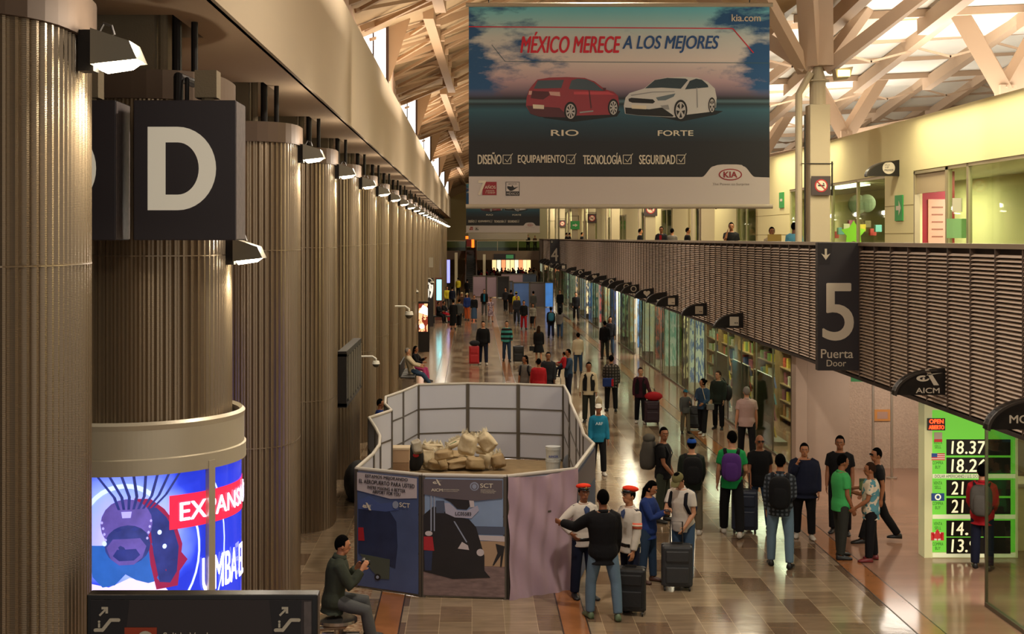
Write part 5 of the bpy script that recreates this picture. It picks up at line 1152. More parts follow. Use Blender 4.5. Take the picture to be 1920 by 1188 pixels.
def person(label, x, y, face, Hh=1.72, z0=0, skin='a', top='black', bottom='jeans', build=1.0, sleeve=1.0, legs=(4, 2, -4, 2), armL=(5, 8, 10), armR=(5, 8, 10),
           lean=0, hair='short', hairc='black', hat=None, yaw=0, nod=0, shoes='black', hem=.80, skirt=None, sit=False, detail=1, group=None, jacket=False, extras=(), vest=None, bareleg=False, cat='person'):
    s = Hh/1.75; rnd = random.Random(hash(label) & 0 or int(x*100)+int(y*37))
    t = thing('person', label, cat, (x, y, z0), -math.radians(face), group)
    R = math.radians; hipz = .90
    # legs -------------------------------------------------
    def leg(sd, hf, kf, ab=2.5):
        h = Vector((sd*.09*min(build, 1.15), 0, 0)); a = R(hf); th = .43; sh = .42
        d1 = Vector((sd*math.sin(R(ab)), math.sin(a), -math.cos(a))).normalized(); k = h+d1*th
        b = a-R(kf); d2 = Vector((sd*.02, math.sin(b), -math.cos(b))).normalized(); an = k+d2*sh
        return h, k, an, b
    LL = [leg(-1, legs[0], legs[1]), leg(1, legs[2], legs[3])]
    ab_ = legs[4] if len(legs) > 4 else 2.5
    if ab_ != 2.5: LL = [leg(-1, legs[0], legs[1], ab_), leg(1, legs[2], legs[3], ab_)]
    pz = .075-min(LL[0][2].z, LL[1][2].z)
    off = Vector((0, 0, pz))
    LL = [(h+off, k+off, an+off, b) for h, k, an, b in LL]
    # torso frame
    T = Matrix.Translation(off) @ Rx(-R(lean)); bw = build
    def tp(px, py, pz_): return T @ Vector((px, py, pz_))
    def torso(m, g, z0_, z1_, neck=True):
        prof = [(-.10, .11, .10), (-.05, .155, .118), (.02, .165, .118), (.12, .145, .10), (.24, .155, .108), (.36, .172, .118), (.45, .175, .108), (.50, .155, .09), (.535, .10, .075), (.56, .062, .062)]
        rs = []
        zs = [p for p in prof if z0_ <= p[0] <= z1_]
        def itp(z):
            for a, b in zip(prof, prof[1:]):
                if a[0] <= z <= b[0]:
                    u = (z-a[0])/(b[0]-a[0]); return (z, a[1]*(1-u)+b[1]*u, a[2]*(1-u)+b[2]*u)
            return (z,)+((prof[0] if z < prof[0][0] else prof[-1])[1:])
        if z0_ > -.115 or m is not None and g > .0121: prof = [(p[0], max(p[1], .16) if p[0] < .0 else p[1], max(p[2], .118) if p[0] < .0 else p[2]) for p in prof]
        zs = [itp(z0_)]+[p for p in zs if z0_+.01 < p[0] < z1_-.01]+[itp(z1_)]
        for z, rx, ry in zs:
            belly = max(0, bw-1)*.10*math.exp(-((z-.12)/.16)**2)
            rs.append([tp((rx*bw+g)*math.cos(a), (ry*bw+g+belly*.5)*math.sin(a)+belly*.5, z) for a in [2*PI*i/20 for i in range(20)]])
        m.rings(rs)
    # arms
    def arm(sd, spec):
        fl, ab, el = spec[:3]; b3 = spec[3] if len(spec) > 3 else (.35, 1, 0)
        ab = ab*.6 if ab < 30 else ab
        S_ = Vector((sd*.168*min(1.2, .5+.5*bw+.0), 0, .47))
        u = Vector((sd*math.sin(R(ab)), math.cos(R(ab))*math.sin(R(fl)), -math.cos(R(ab))*math.cos(R(fl))))
        bb = Vector((-sd*b3[0], b3[1], b3[2])); bb = (bb-u*bb.dot(u)).normalized()
        f = (u*math.cos(R(el))+bb*math.sin(R(el))).normalized()
        E = S_+u*.285; W = E+f*.255
        return S_, E, W, f
    AL, AR = arm(-1, armL), arm(1, armR)
    ts = lambda v: T @ v
    body = MB()
    torso(body, 0, -.12, .56)
    body.tube([tp(0, 0, .50), tp(0, .005, .56), tp(0, .015, .64)], [.07, .058, .056], 14)
    for (h, k, an, b), sd in zip(LL, (-1, 1)):
        body.tube([h+Vector((0, 0, .02)), h.lerp(k, .5), k, k.lerp(an, .3), k.lerp(an, .65), an, an+Vector((0, 0, -.03))], [.088, .075, .055, .056, .046, .036, .034], 12)
        fd = Vector((sd*.15, 1, 0)).normalized(); body.tube([an+Vector((0, 0, -.03))-fd*.03, an+Vector((0, 0, -.045))+fd*.13], [.034, .025], 10)
    for (S_, E, W, f), sd in ((AL, -1), (AR, 1)):
        pts = [S_+Vector((-sd*.05, 0, .01)), S_, S_.lerp(E, .4), E, E.lerp(W, .3), E.lerp(W, .7), W]
        body.tube([ts(p) for p in pts], [.05, .054, .046, .038, .04, .032, .025], 12)
        nrm = Vector((-sd, 0, 0)) if abs(f.x) < .8 else Vector((0, 0, -1)); nrm = (nrm-f*nrm.dot(f)).normalized(); wd = f.cross(nrm)
        if wd.y < -.05 or (abs(wd.y) <= .05 and wd.z < 0): wd = -wd
        pm_ = [W-f*.01, W+f*.02, W+f*.055, W+f*.09]
        MM = MB(); MM.tube([ts(p) for p in pm_], [(.018, .026), (.017, .034), (.016, .04), (.013, .038)], 12, flat=(T.to_3x3() @ nrm))
        body.add(MM.v, MM.f)
        for k in range(4):
            ln = (.068, .078, .072, .056)[k]; r0 = W+f*.085+wd*(.0285-.019*k); c1 = r0+f*ln*.5+nrm*ln*.12; c2 = r0+f*ln*.82+nrm*ln*.42
            body.tube([ts(r0), ts(c1), ts(c2)], [.0092, .0086, .007], 6)
        r0 = W+f*.025+wd*.028; body.tube([ts(r0), ts(r0+f*.025+wd*.028+nrm*.01), ts(r0+f*.055+wd*.034+nrm*.022)], [.0115, .0105, .008], 6)
    Hm = T @ Matrix.Translation((0, .02, .622)) @ Rx(R(lean)*.6) @ Matrix.Rotation(-R(yaw), 4, 'Z') @ Rx(-R(nod))
    body.ell((0, .0, .105), (.076, .094, .112), 16, 12, Hm)
    body.ell((0, .03, .035), (.055, .062, .062), 12, 8, Hm)
    body.ell((0, .098, .072), (.014, .02, .022), 8, 6, Hm)
    body.ell((0, .088, .128), (.045, .012, .012), 8, 6, Hm)
    body.ell((0, .082, .038), (.026, .012, .009), 8, 6, Hm)
    for sd in (-1, 1): body.ell((sd*.078, -.005, .085), (.012, .02, .03), 8, 6, Hm)
    sc = Matrix.Scale(s, 4)
    def fin_(m, name, mm, v=None, smooth=True, sm=2):
        for i in range(len(m.v)): m.v[i] = tuple(Vector(m.v[i])*s)
        o = m.obj(name, mm, t, smooth=smooth)
        if v: remesh(o, v*s, sm)
        return o
    vx = {2: .0075, 1: .011, 0: .02}[detail]
    fin_(body, 'body', skin_m(skin), vx, sm=1 if detail else 2)
    # face
    if detail and hair is not None:
        e = MB(); ir = MB(); br_ = MB(); mo = MB()
        for sd in (-1, 1):
            e.ell((sd*.03, .0885, .105), (.011, .006, .0055), 8, 6, Hm); ir.ell((sd*.03, .0955, .105), (.006, .003, .006), 8, 6, Hm); br_.ell((sd*.031, .094, .124), (.02, .006, .0045), 8, 6, Hm)
        mo.ell((0, .094, .037), (.024, .006, .006), 8, 6, Hm)
        fin_(e, 'eye', mat('eye_white', '#c8c0b4', .4)); fin_(ir, 'iris', mat('iris', '#1a0e08', .3)); fin_(br_, 'eyebrow', mat('hair_black', '#060504', .95, spec=.05, bump=.4, bscale=60)); fin_(mo, 'mouth', mat('lips_'+skin, '#7a4238', .5))
    # clothing
    legm = cm_(bottom); g2 = .018 if bottom in ('jeans', 'ljeans', 'denim') else .024
    if skirt is None:
        tr = MB(); torso(tr, .014, -.12, .13)
        for (h, k, an, b) in LL:
            tr.tube([h+Vector((0, 0, .03)), h.lerp(k, .5), k, k.lerp(an, .4), an.lerp(k, .04)+Vector((0, 0, 0))], [.098*bw**.5, .09*bw**.5, .058+g2, .056+g2, .044+g2*1.1] if not bareleg else [.10, .10, .10, .10, .10], 14) if not bareleg else tr.tube([h+Vector((0, 0, .03)), h.lerp(k, .5), k.lerp(an, .1)], [.10, .1, .095], 14)
        fin_(tr, 'trousers', legm, .014 if detail else .022)
    else:
        sk = MB(); ln, wd_ = skirt
        c = Vector((0, 0, 0))+off; rs = []
        for z, r in ((.12, .14), (.0, .175), (-.12, .185+wd_*.2), (-ln, .18+wd_)):
            rs.append([c+Vector((r*bw*math.cos(a)+.0, r*.8*bw*math.sin(a), z)) for a in [2*PI*i/20 for i in range(20)]])
        fin_(sk.rings(rs), 'skirt', legm, .016)
    sh = MB(); g = .018 if not jacket else .032
    torso(sh, g+.004, -.105 if (not jacket and hem > .7) else -.16, .545)
    for (S_, E, W, f), sd in ((AL, -1), (AR, 1)):
        full = [S_+Vector((-sd*.09, 0, .035)), S_+Vector((-sd*.005, 0, .0)), S_.lerp(E, .45), E, E.lerp(W, .4), E.lerp(W, .92)]
        rr = [.05+g, .056+g*.8, .052+g, .046+g*.9, .044+g*.8, .032+g*.8]
        if sleeve < 1: full = full[:3] + [S_.lerp(E, .62)]; rr = rr[:3]+[.05+g]
        sh.tube([ts(p) for p in full], rr, 14)
    fin_(sh, 'jacket' if jacket else 'shirt', cm_(top), .013 if detail else .022)
    if jacket or top in ('white', 'plaid', 'polo', 'cream', 'pinkw'):
        co = MB(); co.tube([tp(0, -.01, .53), tp(0, .0, .575)], [(.078, .075), (.07, .068)], 14); fin_(co, 'collar', cm_(top))
    if vest:
        ve = MB()
        for sd in (-1, 1): ve.add([tp(sd*.06, .155, .02), tp(sd*.175, .10, .02), tp(sd*.19, .05, .42), tp(sd*.09, .12, .53), tp(sd*.045, .15, .4)], [(0, 1, 2, 3, 4)]); 
        fin_(ve, 'vest', cm_(vest), None, False)
        vb = MB(); torso(vb, .03, -.02, .5)
        vb.v = [tuple(Vector(v)) for v in vb.v]
        keep = MB(); keep.add([tp(-.2, -.02, .0), tp(.2, -.02, .0), tp(.19, -.14, .0), tp(-.19, -.14, .0), tp(-.19, -.02, .5), tp(.19, -.02, .5), tp(.17, -.12, .5), tp(-.17, -.12, .5)], [(0,1,2,3),(4,5,6,7),(0,1,5,4),(1,2,6,5),(2,3,7,6),(3,0,4,7)])
    # shoes
    for (h, k, an, b), sd in zip(LL, (-1, 1)):
        fd = Vector((sd*.18, 1, 0)).normalized(); sd_ = Vector((fd.y, -fd.x, 0)); q = an+Vector((0, 0, -.03))
        lift = 0.0
        m = MB(); rs = []
        for u, w_, zt in ((-.07, .03, .02), (-.055, .042, .055), (0, .045, .07), (.06, .046, .035), (.13, .05, .015), (.18, .043, .002), (.2, .02, -.012)):
            c = q+fd*u; rs.append([c+sd_*w_*math.cos(a)+Vector((0, 0, (zt+.022)*max(0, math.sin(a)) + (.022)*(min(0, math.sin(a))) -.022)) for a in [2*PI*i/12 for i in range(12)]])
        m.rings(rs)
        fin_(m, 'shoe', mat('shoe_'+shoes, {'black': '#100e0e', 'white': '#b8b0a4', 'brown': '#4a2c20', 'red': '#6a1c1c', 'green': '#5a6a4c'}[shoes], .5), None, True)
    # hair
    hm = mat('hair_'+hairc, {'black': '#060504', 'brown': '#2a1a10', 'grey': '#7c746c'}[hairc], .95, spec=.1, bump=.4, bscale=60)
    if hair and hair != 'bald':
        def hf_(v):
            y_, z_ = v.y, v.z
            if y_ > .035 and z_ < .165 - .0: v = Vector((v.x*.8, min(v.y, .04)*.9, v.z*.9+.01))
            elif hair == 'short' and z_ < .075 and y_ > -.06: v = Vector((v.x*.8, v.y*.85, .08))
            elif z_ < .03 and hair == 'short': v = Vector((v.x*.75, v.y*.8, .04))
            return v
        hb = MB(); hb.ell((0, -.012, .115), (.086, .098, .118), 22, 16, None, hf_); hb.v = [tuple(Hm @ Vector(v)) for v in hb.v]
        if hair in ('long', 'tail'):
            ln = .34 if hair == 'long' else .2
            w1 = .08 if hair == 'long' else .03
            hb.tube([Hm @ Vector((0, -.06, .13)), Hm @ Vector((0, -.085, .02)), Hm @ Vector((0, -.085, .02))+Vector((0, -.03, -.13)), Hm @ Vector((0, -.085, .02))+Vector((0, -.035, -ln))], [(w1, .05), (w1*1.15, .045), (w1*1.25, .035), (w1*.7, .015)], 12, flat=(Hm.to_3x3() @ Vector((1, 0, 0))))
        if hair == 'bun': hb.ell((0, 0, 0), (.045, .045, .045), 10, 8, Hm @ Matrix.Translation((0, -.11, .14)))
        fin_(hb, 'hair', hm)
    if hat:
        kind, hc = hat
        hmx = cloth('hat_'+hc, {'white': '#c8c0b4', 'blue': '#1f4a9c', 'olive': '#6a6440', 'teal': '#1c5c70', 'beret': '#d8361c', 'black': '#121212', 'straw': '#b0a078', 'yellow': '#a8a050'}[hc])
        m = MB()
        if kind == 'cap':
            m.ell((0, -.008, .125), (.09, .105, .105), 20, 12, None, lambda v: Vector((v.x, v.y, max(v.z, .135)))); m.v = [tuple(Hm @ Vector(v)) for v in m.v]; fin_(m, 'cap', hmx)
            b_ = MB(); b_.add([(-.075, .075, .14), (-.06, .15, .128), (0, .175, .125), (.06, .15, .128), (.075, .075, .14), (-.075, .075, .15), (-.06, .15, .138), (0, .175, .135), (.06, .15, .138), (.075, .075, .15)], [(4,3,2,1,0), (5,6,7,8,9), (0,1,6,5), (1,2,7,6), (2,3,8,7), (3,4,9,8), (4,0,5,9)], Hm); fin_(b_, 'cap_brim', hmx, None, False)
        if kind == 'beret':
            m.ell((0.0, -.01, .195), (.118, .122, .045), 24, 10, Hm @ Rx(.12)); fin_(m, 'beret', hmx)
            b_ = MB(); b_.tube([Hm @ Vector((0, 0, .145)), Hm @ Vector((0, 0, .185))], [(.088, .1), (.09, .102)], 20); fin_(b_, 'beret_band', mat('hat_band', '#141414', .4))
            v_ = MB(); v_.ell((0, .075, .15), (.07, .05, .012), 14, 6, Hm); fin_(v_, 'peak', mat('peak_black', '#0c0c0c', .2)); c_ = MB().ell((0, .115, .185), (.015, .008, .02), 8, 6, Hm); fin_(c_, 'badge', mat('badge_gold', '#a88a3c', .4, metal=.6))
    for ex in extras:
        if ex == 'glasses':
            m = MB()
            for sd in (-1, 1): m.box(sd*.034-.026, sd*.034+.026, .094, .102, .09, .12, Hm)
            m.box(-.08, .08, .09, .096, .112, .118, Hm); fin_(m, 'sunglasses', mat('gloss_black'), None, False)
        if ex == 'officer':
            m = MB()
            for sd in (-1, 1): m.add([tp(sd*.10, -.03, .545), tp(sd*.19, -.03, .515), tp(sd*.19, .03, .515), tp(sd*.10, .03, .545), tp(sd*.10, -.03, .556), tp(sd*.19, -.03, .53), tp(sd*.19, .03, .53), tp(sd*.10, .03, .556)], [(0,1,2,3),(4,5,6,7),(0,1,5,4),(1,2,6,5),(2,3,7,6),(3,0,4,7)])
            fin_(m, 'epaulette', mat('epaulette', '#181a2c', .7), None, False)
            m = MB().add([tp(0, .10, .53), tp(.05, .125, .49), tp(.035, .15, .40), tp(0, .155, .43), tp(-.035, .15, .40), tp(-.05, .125, .49)], [(0,1,2,3,4,5)]); fin_(m, 'neck_scarf', mat('scarf_blue', '#22345c', .7), None, False)
            m = MB(); torso(m, .024, -.01, .04); fin_(m, 'belt', mat('gloss_black'))
            m = MB()
            for sd in (-1, 1): m.add([tp(sd*.05, .15, .36), tp(sd*.12, .142, .36), tp(sd*.12, .145, .28), tp(sd*.05, .153, .28)], [(0, 1, 2, 3)])
            fin_(m, 'breast_pocket', mat('pocket_grey', '#a89f94', .8), None, False)
        if ex == 'armband':
            S_, E, W, f = AL; m = MB(); m.tube([ts(S_.lerp(E, .42)), ts(S_.lerp(E, .72))], .073, 14); fin_(m, 'orange_armband', mat('armband', '#d8664c', .6))
            m = MB(); m.tube([ts(S_.lerp(E, .52)), ts(S_.lerp(E, .6))], .0745, 14); fin_(m, 'armband_stripe', letter)
        if ex == 'logo':
            m = Matrix.Translation((0, 0, 0)); 
            text('A&F', t, -.09*s, .09*s, (pz+.33)*s, (pz+.40)*s, 0, mat('shirt_print', '#b8ccd0', .7), rz=0, M=Matrix.Translation((0, .152*s, 0)) @ Matrix.Rotation(PI, 4, 'Z'), name='shirt_lettering', bold=.02)
        if ex == 'redshirt': fin_(MB().add([tp(-.04, .16, .1), tp(.04, .16, .1), tp(.05, .15, .5), tp(-.05, .15, .5)], [(0, 1, 2, 3)]), 'undershirt', cm_('red'), None, False)
        if ex == 'tealshirt': fin_(MB().add([tp(-.06, .165, .0), tp(.06, .165, .0), tp(.06, .155, .5), tp(-.06, .155, .5)], [(0, 1, 2, 3)]), 'undershirt', cm_('teal'), None, False)
        if ex == 'scarf': m = MB(); m.tube([tp(0, .0, .52), tp(0, .01, .60)], [.10, .085], 14); fin_(m, 'hood', cm_(top))
    t['_s'] = s
    return t, {'T': T, 's': s, 'AL': AL, 'AR': AR, 'off': off}
def at(info, t, v):
    """world point of a torso-local point"""
    R_ = Matrix.Translation(t.location) @ Matrix.Rotation(t.rotation_euler[2], 4, 'Z')
    return R_ @ ((info['T'] @ Vector(v))*info['s'])
def hand(info, t, side='R'):
    S_, E, W, f = info['A'+side]; return at(info, t, W+f*.09)
def backpack(label, pr, col, w_=.34, h_=.46, d_=.2, big=False, strapc=None):
    t, info = pr; s = info['s']
    b = thing('backpack', label, 'backpack', t.location, t.rotation_euler[2])
    T = info['T']; mm = cloth('bp_'+col, {'black': '#121214', 'purple': '#4c2a6c', 'grey': '#48443e', 'teal': '#2a6478', 'navy': '#1a2440', 'red': '#8c1c20'}[col])
    def fn(v):
        a, bb, c = v.x, v.y, v.z; return Vector((math.copysign(abs(a)**.6, a)*w_/2, math.copysign(abs(bb)**.7, bb)*d_/2, math.copysign(abs(c)**.6, c)*h_/2))
    off_ = Matrix.Translation((0, -.135-d_/2, .28 if not big else .33))
    def mk(m, name, mt, sm=True):
        m.v = [tuple(Vector(v)*s) for v in m.v]; return m.obj(name, mt, b, smooth=sm)
    m = MB().ell((0, 0, 0), (1, 1, 1), 24, 16, T @ off_, None); m = MB(); m.ell((0, 0, 0), 1.0, 24, 16, None, fn); m.v = [tuple(T @ off_ @ Vector(v)) for v in m.v]; mk(m, 'bag_body', mm)
    m = MB(); m.ell((0, 0, 0), 1.0, 18, 10, None, lambda v: fn(v)*.72); m.v = [tuple(T @ off_ @ Matrix.Translation((0, -d_*.28, -h_*.14)) @ Vector(v)) for v in m.v]; mk(m, 'front_pocket', mm)
    m = MB()
    for sd in (-1, 1): m.tube([T @ Vector(p) for p in ((sd*.10, -.15, .48), (sd*.115, -.03, .555), (sd*.125, .09, .50), (sd*.135, .155, .36), (sd*.17, .10, .2), (sd*.16, -.12, .12))], [(.03, .008)]*6, 8, flat=(T.to_3x3() @ Vector((1, 0, 0))))
    mk(m, 'strap', cloth('strap_dark', '#16161c') if strapc is None else mm)
    if big: m = MB(); m.ell((0, 0, 0), 1.0, 18, 10, None, lambda v: Vector((v.x*w_*.42, v.y*d_*.45, v.z*.09))); m.v = [tuple(T @ off_ @ Matrix.Translation((0, 0, h_/2)) @ Vector(v)) for v in m.v]; mk(m, 'top_lid', mm)
    return b
def suitcase(label, x, y, face, w_=.42, h_=.62, d_=.26, col='black', hh=1.0, top=None, tilt=0, z0=0):
    t = thing('suitcase', label, 'suitcase', (x, y, z0), -math.radians(face)); t.rotation_euler[0] = math.radians(tilt)
    mm = mat('case_'+col, {'black': '#0f0f11', 'red': '#a81820', 'navy': '#151c30', 'burg': '#2c1420', 'grey': '#2c2c2e'}[col], .5, bump=.15, bscale=30)
    MB().box(-w_/2, w_/2, -d_/2, d_/2, .06, .06+h_).obj('shell', mm, t, bevel=.04)
    MB().box(-w_*.38, w_*.38, -d_/2-.03, -d_/2+.01, .12, .06+h_*.5).box(-w_*.38, w_*.38, -d_/2-.03, -d_/2+.01, .1+h_*.55, .02+h_*.95).obj('pocket', mm, t, bevel=.02)
    MB().box(-w_/2-.003, w_/2+.003, -.012, .012, .058, .063+h_).obj('zip', mat('zip_grey', '#3c3c3e', .4, metal=.5), t)
    for a, b in ((-1, -1), (1, -1), (-1, 1), (1, 1)): MB().tube([(a*w_*.4-.012, b*d_*.38, .03), (a*w_*.4+.012, b*d_*.38, .03)], .03, 12).obj('wheel', dmetal, t)
    if hh: MB().tube([(-.09, d_*.3, h_), (-.09, d_*.3, hh), (.09, d_*.3, hh), (.09, d_*.3, h_)], .011, 8).obj('telescopic_handle', mat('handle_metal', '#4c4c4e', .3, metal=.8), t)
    MB().box(-.08, .08, -.012, .012, .07+h_, .09+h_).obj('carry_handle', dmetal, t)
    return t
def gp(px, py): return G(px, py)
def pxw(px, Y): return (px-VX)/F*Y
ST = (4, 2, -4, 2)
# 1 seated photographer
b = thing('metal_bench', 'curved steel bench under the seated photographer', 'bench', (-1.75, 17.25, 0))
for k in range(2):
    MB().rings([[(.0+.27*math.cos(a), -.05+.55*k+.25*math.sin(a), z) for a in [2*PI*i/28 for i in range(28)]] for z in (.36, .40)]).obj('seat', mat('bench_steel', '#9a948c', .15, metal=.9), b, smooth=False)
MB().tube([(-.3, -.3, .33), (.1, -.1, .3), (.2, .3, .3), (-.1, .75, .33)], .03).tube([(0, 0, .35), (0, 0, .02)], .035).tube([(0, .55, .35), (0, .55, .02)], .035).tube([(-.25, 0, .02), (.25, 0, .02)], .03).tube([(-.25, .55, .02), (.25, .55, .02)], .03).obj('frame', mat('bench_steel'), b)
p = person('person in an olive hooded jacket seated on the steel bench taking a photo', -1.80, 17.3, 80, 1.75, top='olive', bottom='grey', legs=(82, 75, 74, 62, 6), armL=(35, 5, 118, (.7, .5, 1)), armR=(38, 10, 112, (.4, .6, 1)), lean=8, hair='short', hairc='black', jacket=True, extras=('scarf',), detail=2, nod=5)
hp = hand(p[1], p[0], 'L'); t = thing('phone_camera', 'small black camera in the hands of the seated photographer', 'camera', hp+Vector((.04, 0, .01))); MB().box(-.02, .03, -.06, .06, -.04, .05).obj('camera_body', mat('gloss_black'), t, bevel=.006); MB().tube([(.03, 0, 0), (.09, 0, 0)], .03, 14).obj('lens', dmetal, t)
# 2-4 officers and the man in black
x, y = gp(1094, 1121); person('officer in a white shirt and red-orange beret, left one, hand on hip', x, y, 160, 1.66, top='white', bottom='navy', hair='short', skin='b', hat=('beret', 'beret'), armL=(12, 20, 60, (1.2, 1, 0)), armR=(-5, 48, 88, (1.6, .9, .1)), extras=('officer',), yaw=8, detail=2)
x, y = gp(1181, 1139); person('officer in a white shirt, red-orange beret and orange armband, right one', x, y, 238, 1.72, top='white', bottom='navy', hair='short', skin='a', hat=('beret', 'beret'), armL=(5, 8, 12), armR=(8, 10, 40), extras=('officer', 'armband'), detail=2)
x, y = gp(1131, 1159); person('person in a black jacket and faded jeans, back turned, reaching to the left officer', x, y, 352, 1.78, top='black', bottom='ljeans', hair='short', skin='b', armL=(45, 40, 40, (-.6, 1, .4)), armR=(5, 8, 15), jacket=True, legs=(6, 4, -8, 4, 9), shoes='green', detail=2, build=1.08)
x, y = gp(1179, 1141); suitcase('black suitcase between the two officers and the man in black', x, y-.25, 10, .42, .6, .26, 'black', .0)
# 5-6 couple with suitcase
x, y = gp(1223, 1094); person('person in a blue sweater with long hair looking down beside the olive cap', x-.05, y+.1, 120, 1.56, top='blue', bottom='denim', hair='long', skin='a', armL=(25, 5, 95, (.6, 1, .1)), armR=(30, 5, 90, (.8, 1, .2)), nod=25, shoes='brown', hem=.6, extras=(), detail=2, build=1.05)
x, y = gp(1281, 1092); pw = person('person in a white T-shirt and olive cap bent over a phone beside a suitcase', x, y, 215, 1.74, top='white', bottom='jeans', sleeve=.5, hair='short', skin='c', hat=('cap', 'olive'), nod=38, lean=8, armL=(8, 12, 45, (.6, 1, 0)), armR=(32, 10, 85, (.6, 1, .1)), detail=2, build=1.05); backpack('dark backpack worn by the man in the white T-shirt', pw, 'navy', .3, .4, .14)
h_ = hand(pw[1], pw[0], 'R'); t = thing('phone', 'phone in the hand of the man in the white T-shirt', 'phone', h_+Vector((-.03, -.02, .0))); MB().box(-.04, .04, -.07, .07, -.005, .005).obj('handset', mat('gloss_black'), t)
x, y = gp(1269, 1104); suitcase('black suitcase standing in front of the man in the white T-shirt', x, y, 5, .46, .62, .28, 'grey', 1.0)
# 7-10
x, y = gp(1243, 978); pw = person('person in a black T-shirt carrying a big hiking backpack, looking back', x, y, 110, 1.75, top='black', bottom='olive', sleeve=.5, hair='short', skin='b', yaw=60, armL=(8, 8, 20), armR=(12, 10, 30), build=1.12, detail=2); backpack('large dark grey hiking backpack with a rolled top', pw, 'grey', .4, .58, .26, big=True)
x, y = gp(1297, 1000); pw = person('person in a blue cap and grey-green shirt seen from behind', x, y, 5, 1.70, top='dgreen', bottom='khaki', hair='short', skin='c', hat=('cap', 'blue'), armL=(10, 10, 30), armR=(12, 10, 30), shoes='white', detail=2, build=1.1); backpack('black backpack on the man in the blue cap', pw, 'black', .36, .5, .2)
x, y = gp(1372, 1003); pw = person('person in a bright green T-shirt and black trousers seen from behind', x, y, 12, 1.86, top='green', bottom='black', sleeve=.5, hair='short', skin='c', legs=(14, 3, -16, 6, 5), armL=(5, 16, 12), armR=(8, 20, 55, (.3, 1, .1)), shoes='white', detail=2, yaw=-25); backpack('purple backpack on the man in the green T-shirt', pw, 'purple', .33, .46, .2)
x, y = gp(1396, 997); suitcase('large navy suitcase beside the man in the green T-shirt', x, y, 8, .46, .70, .3, 'navy', 1.05)
x, y = gp(1424, 990); person('bald person with sunglasses in a black T-shirt and jeans walking forward', x, y, 178, 1.72, top='black', bottom='denim', sleeve=.5, hair='bald', skin='b', legs=(16, 4, -14, 10, 4), armL=(-6, 14, 18), armR=(10, 14, 18), extras=('glasses',), detail=2)
x, y = gp(1463, 1062); pw = person('person in a dark plaid shirt and light jeans, seen from behind at right', x, y, 15, 1.80, top='plaid', bottom='ljeans', hair='short', skin='a', armL=(2, 10, 14), armR=(10, 6, 60), legs=(6, 3, -6, 3, 5), detail=2, build=1.1); backpack('black backpack on the man in the plaid shirt', pw, 'black', .34, .5, .2)
x, y = gp(1508, 1008); person('heavy-set person in a dark navy sweater with a hand at the mouth', x, y, 190, 1.66, top='navy', bottom='black', hair='short', skin='a', build=1.4, jacket=True, armL=(4, 12, 12), armR=(45, 14, 125, (.5, .6, 1)), shoes='white', detail=2)
x, y = gp(1575, 1000); person('person in a black T-shirt standing behind the man in the green polo', x, y, 200, 1.74, top='black', bottom='black', sleeve=.5, hair='short', skin='b', armL=(5, 12, 15), armR=(5, 12, 15), build=1.15, detail=2)
x, y = gp(1577, 1046); pg = person('person in a green polo and dark trousers facing right, holding a booklet', x, y, 80, 1.70, top='polo', bottom='chino', sleeve=.5, hair='short', hairc='black', skin='b', armL=(28, 4, 70, (.3, 1, .1)), armR=(4, 6, 20), build=1.15, detail=2, nod=8)
h_ = hand(pg[1], pg[0], 'L'); t = thing('booklet', 'green patterned booklet held between the man in green and the floral blouse', 'booklet', h_+Vector((.06, -.02, .05))); MB().box(-.14, .14, -.01, .01, -.1, .1).obj('cover', mat('booklet_green', '#6a7c4c', .6, pattern=('noise', '#3c4c34', 14)), t)
x, y = gp(1633, 1051); person('person in a floral blouse and black trousers facing left', x, y, 282, 1.60, top='floral', bottom='black', sleeve=.5, hair='short', hairc='brown', skin='b', armL=(15, 4, 40), armR=(32, 5, 75, (.2, 1, .2)), shoes='red', detail=2, build=1.15, hem=.6)
x, y = gp(1645, 1016); person('person in black with glasses walking left behind the floral blouse', x, y, 275, 1.68, top='black', bottom='black', sleeve=.5, hair='short', skin='b', legs=(24, 6, -22, 12, 3), armL=(-12, 8, 20), armR=(14, 8, 25), extras=('glasses',), yaw=-15, detail=2)
x, y = 8.17, 21.35; pw = person('person in a red hooded jacket standing at the green exchange board', x, y, 25, 1.66, top='red', bottom='navy', hair='short', skin='c', armL=(15, 8, 40), armR=(15, 8, 40), jacket=True, detail=1); backpack('grey-brown backpack on the person in red at the exchange board', pw, 'grey', .36, .52, .2)
# 18-25
x, y = gp(1122, 889); person('person in a teal A&F sweatshirt and white cap walking forward', x, y, 178, 1.58, top='teal', bottom='black', hair='short', skin='b', hat=('cap', 'white'), legs=(8, 3, -8, 6, 3), armL=(2, 14, 12), armR=(4, 12, 12), extras=('logo',), shoes='white', yaw=10)
x, y = gp(1104, 792); person('person in a pale shirt and dark vest carrying a white bag', x, y, 185, 1.72, top='cream', bottom='chino', hair='short', skin='b', armL=(4, 14, 20), armR=(2, 18, 12), vest='black')
wb_ = thing('white_bag', 'pale cloth bag carried by the man in the dark vest', 'bag', (x+.28, y-.1, .6)); MB().ell((0, 0, .0), (.1, .07, .15)).tube([(0, 0, .12), (-.02, 0, .3)], .01).obj('bag_body', cm_('cream'), wb_, smooth=True)
x, y = gp(1146, 771); person('person in a dark plaid jacket seen from behind in mid hall', x, y, 0, 1.70, top='plaidb', bottom='black', hair='short', skin='a', armL=(12, 8, 40), armR=(4, 12, 12), jacket=True, build=1.15)
